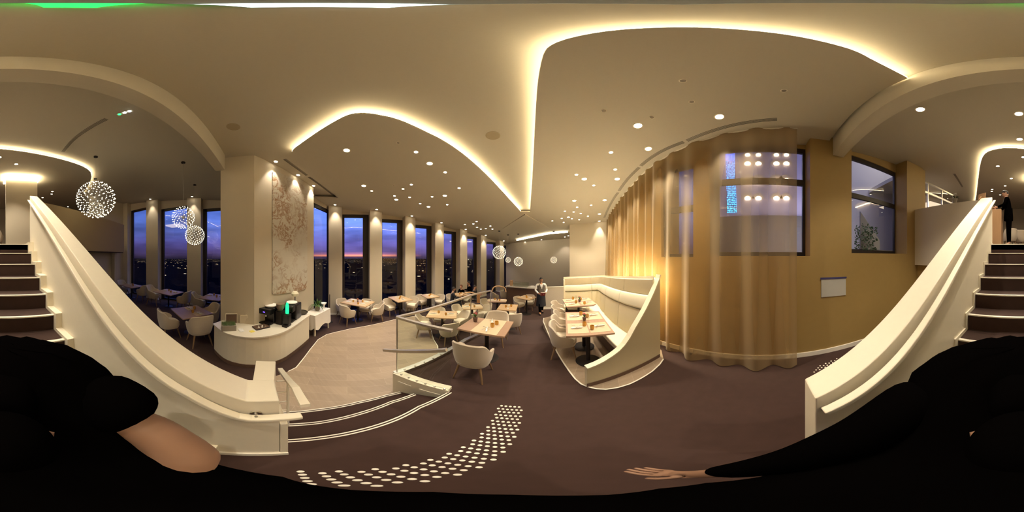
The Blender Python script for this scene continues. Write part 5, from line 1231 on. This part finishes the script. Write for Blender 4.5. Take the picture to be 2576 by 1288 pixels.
# ================================================================ PEOPLE
def skin(name, pts, edges, m, parent, sub=2, root=0):
    me = bpy.data.meshes.new(name); me.from_pydata([p[0] for p in pts], edges, []); o = bpy.data.objects.new(name, me); C.objects.link(o)
    o.parent = parent
    md = o.modifiers.new('skin', 'SKIN'); md.use_smooth_shade = True
    for i, p in enumerate(pts):
        r = p[1]; me.skin_vertices[0].data[i].radius = r if isinstance(r, tuple) else (r, r)
        me.skin_vertices[0].data[i].use_root = (i == root)
    sb = o.modifiers.new('sub', 'SUBSURF'); sb.levels = sub; sb.render_levels = sub
    me.materials.append(m); return o
def head_grid(c, hv, k, scale=1.0, hair=False):
    """shaped head around centre c looking along hv; hair=True gives only the hair cap"""
    f = Vector(hv).normalized(); r = f.cross(Vector((0, 0, 1))).normalized(); u = r.cross(f).normalized(); NA, NP = 36, 24; rows = []
    g = lambda x, m_, s_: math.exp(-((x - m_) / s_) ** 2)
    for i in range(NP + 1):
        ph = -PI / 2 + PI * i / NP; row = []
        for j in range(NA):
            a = 2 * PI * j / NA; ax = (a + PI) % (2 * PI) - PI   # 0 = front
            x = math.sin(a) * math.cos(ph); y = math.cos(a) * math.cos(ph); z = math.sin(ph)
            lo = max(0.0, -z); wx = 0.074 * (1 - 0.34 * lo ** 1.4); wy = 0.094 * (1 - 0.10 * lo)
            p = Vector((x * wx, y * wy + (0.012 * lo if y > 0 else 0.018 * lo), z * 0.118))
            if not hair:
                p.y += 0.024 * g(ax, 0, 0.13) * g(z, -0.16, 0.13) + 0.010 * g(ax, 0, 0.13) * g(z, 0.02, 0.14) + 0.005 * g(ax, 0, 0.30) * g(z, -0.50, 0.07) + 0.007 * g(ax, 0, 0.35) * g(z, -0.85, 0.16)
                p.y -= 0.008 * (g(ax, 0.40, 0.17) + g(ax, -0.40, 0.17)) * g(z, 0.05, 0.10)
                sg = 1 if ax > 0 else -1; p.x += sg * 0.018 * g(abs(ax), PI / 2 + 0.12, 0.16) * g(z, -0.02, 0.20)
            else:
                p = p * 1.07 + Vector((0, -0.004, 0.004))
            row.append(c + (r * p.x + f * p.y + u * p.z) * k * scale)
        rows.append(row)
    if not hair: return rows, None
    keep = []
    for i in range(NP):
        zz = math.sin(-PI / 2 + PI * (i + 0.5) / NP)
        for j in range(NA):
            ax = abs((2 * PI * (j + 0.5) / NA + PI) % (2 * PI) - PI); lim = 0.52 if ax < 0.75 else (0.52 - (ax - 0.75) * 0.62 if ax < 1.7 else -0.35)
            keep.append(zz > lim)
    return rows, keep
class Sk:
    def __init__(s): s.p = []; s.e = []
    def pt(s, v, r, to=None):
        s.p.append((tuple(v), r)); i = len(s.p) - 1
        if to is not None: s.e.append((to, i))
        return i
    def chain(s, vs, to=None):
        for v, r in vs: to = s.pt(v, r, to)
        return to
    def build(s, name, m, parent, sub=2): return skin(name, s.p, s.e, m, parent, sub)
def hand(s, wrist_i, w, d, side, k=1.0, curl=0.5):
    """palm and five fingers from wrist w along d; side = thumb side"""
    w = Vector(w); d = Vector(d).normalized(); side = Vector(side); side = (side - d * side.dot(d)).normalized(); nn = d.cross(side)
    pi = s.pt(w + d * 0.045 * k, (0.026 * k, 0.017 * k), wrist_i); pj = s.pt(w + d * 0.075 * k, (0.028 * k, 0.015 * k), pi)
    for a, l_ in ((0.026, 0.072), (0.009, 0.080), (-0.009, 0.075), (-0.025, 0.060)):
        b = w + d * 0.088 * k + side * a * k
        s.chain([(b, 0.0088 * k), (b + (d * 0.45 * l_ + nn * 0.10 * l_ * curl) * k, 0.0082 * k), (b + (d * 0.75 * l_ + nn * 0.40 * l_ * curl) * k, 0.0076 * k), (b + (d * 0.92 * l_ + nn * 0.75 * l_ * curl) * k, 0.0066 * k)], pj)
    b = w + d * 0.030 * k + side * 0.030 * k
    s.chain([(b, 0.011 * k), (b + (d * 0.028 + side * 0.020) * k, 0.010 * k), (b + (d * 0.052 + side * 0.024 + nn * 0.01 * curl) * k, 0.008 * k)], pi)
def figure(name, loc, rz, label, hgt=1.75, sh=None, el=None, wr=None, hd=None, legs='stand', top=M_shirt, bottom=M_apron, vest=None, apron=None, hair=M_hair, sk=M_skin, head_dir=(0, 1, -0.12), lean=0.0, thumb=((0, 0, 1), (0, 0, 1)), shoes=True, bare_l=False):
    """faces +Y locally. sh/el/wr: per side (left x<0, right x>0)"""
    t = empty(name, loc, rz, label, 'person'); k = hgt / 1.75
    V = lambda x, y, z: Vector((x, y, z)) * k
    hipz = 0.93 if legs != 'sit' else 0.52
    hip = V(0, 0, hipz); ch = V(0, lean * 0.6, hipz + 0.38); nk = V(0, lean, hipz + 0.56)
    hv = Vector(head_dir).normalized(); h0 = nk + V(0, 0.0, 0.035) + hv * 0.012; hc = h0 + V(0, 0.012, 0.095)
    b = Sk(); i0 = b.pt(hip, (0.10 * k, 0.08 * k)); i1 = b.pt(V(0, lean * .3, hipz + 0.18), (0.10 * k, 0.08 * k), i0); i2 = b.pt(ch, (0.125 * k, 0.085 * k), i1); i3 = b.pt(nk, 0.052 * k, i2)
    b.pt(h0 + V(0, 0.005, 0.03), 0.050 * k, i3)
    shs = sh or [V(-0.19, lean, hipz + 0.50), V(0.19, lean, hipz + 0.50)]
    for s_ in (0, 1):
        a = b.pt(shs[s_], 0.052 * k, i2); e_ = b.pt(el[s_], 0.038 * k, a); w_ = b.pt(wr[s_], 0.026 * k, e_); hand(b, w_, wr[s_], hd[s_], thumb[s_], k)
    lg = []
    for s_, sx in enumerate((-1, 1)):
        if legs == 'sit': pts = [(V(sx * 0.10, 0.02, 0.50), 0.075 * k), (V(sx * 0.11, 0.42, 0.50), 0.058 * k), (V(sx * 0.11, 0.44, 0.08), 0.04 * k), (V(sx * 0.11, 0.55, 0.035), 0.032 * k)]
        elif legs == 'walk': f = 0.14 * sx; pts = [(V(sx * 0.09, 0, 0.86), 0.078 * k), (V(sx * 0.09, f * 0.6 + 0.03, 0.48), 0.056 * k), (V(sx * 0.09, f, 0.09), 0.038 * k), (V(sx * 0.095, f + 0.13, 0.035), 0.032 * k)]
        else: pts = [(V(sx * 0.09, 0, 0.86), 0.078 * k), (V(sx * 0.095, 0.01, 0.48), 0.056 * k), (V(sx * 0.10, 0, 0.09), 0.038 * k), (V(sx * 0.105, 0.13, 0.035), 0.032 * k)]
        b.chain(pts, i0); lg.append(pts)
    bo = b.build('body', sk, t); dg_ = bpy.context.evaluated_depsgraph_get(); me2 = bpy.data.meshes.new_from_object(bo.evaluated_get(dg_)); hr, _ = head_grid(hc, hv, k)
    mm = MB(); mm.add([v.co.copy() for v in me2.vertices], [tuple(f_.vertices) for f_ in me2.polygons]); mm.grid(hr, True); bo.modifiers.clear(); bo.data = mm.mesh('body', sk, True)
    # clothing
    c = Sk(); jj = c.pt(V(0, 0, hipz - 0.07), (0.15 * k, 0.12 * k)); j0 = c.pt(V(0, 0, hipz + 0.03), (0.145 * k, 0.115 * k), jj); j1 = c.pt(V(0, lean * .3, hipz + 0.18), (0.14 * k, 0.11 * k), j0); j2 = c.pt(ch, (0.165 * k, 0.115 * k), j1); c.pt(nk + V(0, 0, -0.02), 0.066 * k, j2)
    for s_ in (0, 1):
        a = c.pt(shs[s_], 0.056 * k, j2); e_ = c.pt(el[s_], 0.043 * k, a)
        if not (bare_l and s_ == 0): c.pt(Vector(wr[s_]) * 0.94 + Vector(el[s_]) * 0.06, 0.036 * k, e_)
    c.build('jacket' if top is M_black else 'shirt', top, t)
    if vest:
        m = MB(); rows = []; zs = [(-0.06, .160, .130), (0.08, .152, .124), (0.20, .152, .122), (0.32, .170, .130), (0.40, .175, .130), (0.46, .165, .118), (0.51, .130, .085)]
        for dz_, rx, ry in zs: rows.append([V(rx * math.sin(2 * PI * i / 36), lean * dz_ * 1.6 + ry * math.cos(2 * PI * i / 36), hipz + dz_) for i in range(36)])
        m.grid(rows, True); nf = []
        for f_ in m.f:
            i = f_[0] % 36; r_ = f_[0] // 36; d_ = min(i, 35 - i)
            if not (r_ >= 3 and d_ <= (r_ - 3)): nf.append(f_)
        m.f = nf; m.build('waistcoat', vest, t, smooth=True)
        MB().add([ch + V(-0.045, 0.128, 0.09), ch + V(0.045, 0.128, 0.09), ch + V(0, 0.137, -0.10)], [(0, 1, 2)]).build('shirt_front', top, t)
    c = Sk(); rt = c.pt(V(0, 0, hipz + 0.06), (0.12 * k, 0.095 * k)); r0 = c.pt(V(0, 0, hipz - 0.03), (0.135 * k, 0.108 * k), rt)
    for pts in lg: c.chain([(pts[0][0], 0.092 * k), (pts[1][0], 0.07 * k), (Vector(pts[2][0]) + V(0, 0, 0.02), 0.052 * k)], r0)
    c.build('trousers', bottom, t)
    for pts in lg:
        a = Vector(pts[2][0]); q = Vector(pts[3][0]); s2 = Sk(); s2.chain([(a + V(0, -0.03, -0.045), 0.042 * k), (q + V(0, -0.03, 0.005), 0.042 * k), (q + V(0, 0.03, -0.002), 0.032 * k)]); s2.build('shoe', M_blackg, t)
    if legs != 'sit' and not apron:
        m = MB(); rows = [[V(rx * math.sin(2 * PI * i / 28), lean * 0.2 + ry * math.cos(2 * PI * i / 28), hipz + z_) for i in range(28)] for z_, rx, ry in ((-0.16, .165, .135), (-0.05, .165, .135), (0.08, .150, .125), (0.20, .145, .118), (0.20, .12, .10), (-0.05, .15, .12), (-0.16, .155, .125))]
        m.grid(rows, True); m.build('jacket_hem', top, t, smooth=True)
    if apron:
        m = MB(); rows = []
        for z, rx, ry in ((hipz + 0.10, 0.172, 0.142), (hipz - 0.10, 0.195, 0.165), (hipz - 0.35, 0.215, 0.185), (hipz - 0.52, 0.225, 0.20)):
            rows.append([V(rx * math.sin(R(a)), ry * math.cos(R(a)), z) for a in range(-120, 121, 12)])
        for z, rx, ry in ((hipz - 0.52, 0.218, 0.192), (hipz - 0.10, 0.188, 0.158), (hipz + 0.10, 0.165, 0.135)):
            rows.append([V(rx * math.sin(R(a)), ry * math.cos(R(a)), z) for a in range(-120, 121, 12)])
        m.grid(rows); m.build('apron', apron, t, smooth=True)
    # hair
    hr, keep = head_grid(hc, hv, k, 1.0, True); m = MB(); m.grid(hr, True); m.f = [f_ for f_, q_ in zip(m.f, keep) if q_]; m.build('hair', hair, t, smooth=True)
    rr_ = hv.cross(Vector((0, 0, 1))).normalized(); uu_ = rr_.cross(hv).normalized()
    for sx in (-1, 1):
        ec = hc + (rr_ * sx * 0.030 + hv * 0.081 + uu_ * 0.006) * k
        MB().lathe([(0, -.0065 * k), (.009 * k, 0), (0, .0065 * k)], ec, 8).build('eye', M_hair, t)
        MB().ribbon([ec + (rr_ * -0.013 * sx + uu_ * 0.016 + hv * 0.004) * k, ec + (rr_ * 0.013 * sx + uu_ * 0.017 - hv * 0.002) * k], 0.006 * k, 0.004 * k).build('eyebrow', M_hair, t)
    MB().ribbon([hc + (rr_ * -0.018 + hv * 0.092 - uu_ * 0.060) * k, hc + (hv * 0.098 - uu_ * 0.061) * k, hc + (rr_ * 0.018 + hv * 0.092 - uu_ * 0.060) * k], 0.006 * k, 0.006 * k).build('mouth', mat('lips', (0.22, 0.07, 0.05), 0.5), t)
    return t
def V3(x, y, z): return Vector((x, y, z))
# waiter
p = atz(1361, 789, F0); rzw = math.atan2(p.x, -p.y) + PI
k = 1.66 / 1.75
w = figure('person', (p.x, p.y, F0), PI + R(4), 'waiter in white shirt, grey waistcoat and long dark apron walking with a dark red folder', 1.62, el=[V3(-.25, .02, 1.08), V3(.25, .02, 1.08)], wr=[V3(-.13, .23, .98), V3(.15, .22, .96)], hd=[V3(.5, .6, -.1), V3(-.5, .6, -.1)], legs='walk', top=M_shirt, bottom=M_black, vest=M_vest, apron=M_apron, head_dir=(0.05, 1, -0.2))
M_w = Matrix.Translation(w.location) @ Matrix.Rotation(w.rotation_euler.z, 4, 'Z')
t = empty('folder', M_w @ V3(0.0, .29, .90), w.rotation_euler.z, 'dark red folder held in front of the waiter\'s waist', 'folder')
MB().box(-0.10, 0.10, -0.012, 0.012, -0.02, 0.13, Matrix.Rotation(R(-20), 4, 'X')).build('cover', M_red, t)
MB().box(-0.09, 0.09, -0.004, 0.008, 0.13, 0.145, Matrix.Rotation(R(-20), 4, 'X')).build('pages', M_napkin, t)
# host behind the lectern
h_ = figure('person', (0.42, -4.55, ZU), R(-78), 'host in a black suit and white shirt leaning over the wooden lectern', 1.70, el=[V3(-.24, .16, 1.15), V3(.24, .16, 1.15)], wr=[V3(-.12, .34, 1.10), V3(.12, .34, 1.10)], hd=[V3(.1, 1, -.1), V3(-.1, 1, -.1)], top=M_black, bottom=M_black, sk=M_skin2, head_dir=(0, 1, -0.6), lean=0.08)
MB().add([V3(-.035, .155, 1.40), V3(.035, .155, 1.40), V3(0, .16, 1.24)], [(0, 1, 2)]).build('shirt_front', M_shirt, h_)
# diners
def diner(px, py, zt, rz, label, top, sk=M_skin2, s=1.2, hair=M_hair):
    # sitting height about 0.80 of the figure above the seat
    hgt = s; p = atz(px, py, F0 + 1.30 * hgt / 1.75)
    return figure('person', (p.x, p.y, F0), rz, label, hgt, el=[V3(-.24, .10, .80) * (hgt / 1.75), V3(.24, .10, .80) * (hgt / 1.75)], wr=[V3(-.14, .34, .80) * (hgt / 1.75), V3(.14, .34, .80) * (hgt / 1.75)], hd=[V3(.2, 1, 0), V3(-.2, 1, 0)], legs='sit', top=top, bottom=M_apron, sk=sk, hair=hair, lean=0.06)
diner(1137, 723, 0, R(-60), 'seated diner in dark navy clothes left of the small window-side table', M_apron, s=1.5)
diner(1163, 717, 0, R(150), 'seated diner in black with auburn hair facing the room at the small table', M_black, s=1.45, hair=mat('auburn_hair', (0.16, 0.06, 0.025), 0.7))
diner(1191, 718, 0, R(-100), 'seated diner in a dark jacket and white collar right of the small table', mat('dark_jacket', (0.03, 0.03, 0.03), 0.8), s=1.5)
diner(1183, 708, 0, R(120), 'seated diner with dark hair furthest back, against a window', M_black, s=1.6)
# photographer below the viewpoint
t = empty('person', (0, -0.50, 0.21), 0, 'photographer in loose black clothing standing at the foot of the stairs, one bare arm down', 'person'); o = t.location.copy()
Q = lambda x, y, z: Vector((x, y, z)) - o
b = Sk()
i0 = b.pt(Q(0, -0.52, 0.95), (0.15, 0.12)); i1 = b.pt(Q(0, -0.52, 1.2), (0.15, 0.12), i0); i2 = b.pt(Q(0, -0.50, 1.42), (0.17, 0.12), i1); i3 = b.pt(Q(0, -0.50, 1.52), 0.06, i2)
i4 = b.pt(Q(0, -0.38, 1.53), 0.055, i3); b.pt(Q(0, -0.31, 1.53), 0.05, i4)
a = b.pt(Q(-0.27, -0.46, 1.40), 0.06, i2); e_ = b.pt(Q(-0.315, -0.24, 1.36), 0.08, a); e2 = b.pt(Q(-0.285, -0.125, 1.22), 0.08, e_); e3 = b.pt(Q(-0.18, -0.12, 1.09), 0.06, e2); w_ = b.pt(Q(-0.08, -0.16, 0.99), 0.034, e3); hand(b, w_, Q(-0.08, -0.16, 0.99), (0.7, -0.2, -0.6), (0, 1, 0), 1.0)
a = b.pt(Q(0.28, -0.47, 1.40), 0.06, i2); e_ = b.pt(Q(0.29, -0.04, 1.12), 0.045, a); w_ = b.pt(Q(0.245, 0.115, 0.90), 0.028, e_); hand(b, w_, Q(0.245, 0.115, 0.90), (-0.15, 0.75, -0.65), (-1, 0, 0), 0.95, 0.6)
for sx in (-1, 1): b.chain([(Q(sx * 0.10, -0.50, 0.85), 0.085), (Q(sx * 0.10, -0.48, 0.62), 0.06), (Q(sx * 0.10, -0.50, 0.30), 0.045), (Q(sx * 0.10, -0.36, 0.245), 0.035)], i0)
bo = b.build('body', mat('warm_skin', (0.30, 0.165, 0.10), 0.6), t); me2 = bpy.data.meshes.new_from_object(bo.evaluated_get(bpy.context.evaluated_depsgraph_get()))
hcv = Q(0, -0.245, 1.53); hdv = Vector((0, 0.62, -0.78)); hr, _ = head_grid(hcv, hdv, 1.0); mm = MB(); mm.add([v.co.copy() for v in me2.vertices], [tuple(f_.vertices) for f_ in me2.polygons]); mm.grid(hr, True); bo.modifiers.clear(); bo.data = mm.mesh('body', MATS['warm_skin'], True)
hr, keep = head_grid(hcv, hdv, 1.0, 1.03, True); m = MB(); m.grid(hr, True); m.f = [f_ for f_, q_ in zip(m.f, keep) if q_]; m.build('hair', M_black, t, smooth=True)
# loose black clothing: stacked rings closed over the shoulders
m = MB(); rows = []
for z, cy, rx, ry in ((0.62, -0.34, 0.34, 0.44), (0.85, -0.32, 0.36, 0.44), (1.05, -0.32, 0.37, 0.425), (1.16, -0.38, 0.38, 0.39), (1.27, -0.47, 0.41, 0.33), (1.38, -0.53, 0.43, 0.29), (1.47, -0.57, 0.43, 0.27), (1.54, -0.60, 0.38, 0.23), (1.60, -0.61, 0.31, 0.19), (1.66, -0.61, 0.20, 0.12), (1.68, -0.61, 0.05, 0.04)):
    rows.append([Q(rx * math.cos(2 * PI * k / 40), cy + ry * math.sin(2 * PI * k / 40) + 0.012 * math.sin(k * 1.9), z) for k in range(40)])
m.grid(rows, True); m.f.append(tuple(range(40, 0, -1)) if False else tuple(range(39, -1, -1))); m.f.append(tuple((len(rows) - 1) * 40 + k for k in range(40)))
m.build('loose_top', M_black, t, smooth=True)
c = Sk(); c.chain([(Q(0, -0.52, 1.50), 0.13), (Q(0, -0.42, 1.555), 0.105), (Q(0, -0.35, 1.575), 0.088), (Q(0, -0.30, 1.585), 0.06)]); c.build('hood', M_black, t)
c = Sk(); c.chain([(Q(-0.30, -0.50, 1.42), 0.15), (Q(-0.31, -0.36, 1.43), 0.145), (Q(-0.32, -0.245, 1.40), 0.125)]); c.build('sleeve', M_black, t)
c = Sk(); c.chain([(Q(0.30, -0.50, 1.42), 0.15), (Q(0.33, -0.34, 1.38), 0.12), (Q(0.325, -0.14, 1.22), 0.09), (Q(0.29, 0.0, 1.06), 0.062), (Q(0.255, 0.09, 0.94), 0.042)]); c.build('sleeve', M_black, t)
c = Sk(); r0 = c.pt(Q(0, -0.5, 0.90), (0.17, 0.14))
for sx in (-1, 1): c.chain([(Q(sx * 0.11, -0.50, 0.80), 0.12), (Q(sx * 0.11, -0.49, 0.55), 0.095), (Q(sx * 0.11, -0.50, 0.31), 0.08)], r0)
c.build('trousers', M_black, t)
for sx in (-1, 1):
    s2 = Sk(); s2.chain([(Q(sx * 0.10, -0.54, 0.258), 0.046), (Q(sx * 0.10, -0.42, 0.256), 0.046), (Q(sx * 0.10, -0.34, 0.25), 0.036)]); s2.build('shoe', M_black, t)
for ob in list(C.objects):
    if 'used' in ob: del ob['used']
    for k_ in ('h', 'hx', 'hy'):
        if k_ in ob: del ob[k_]
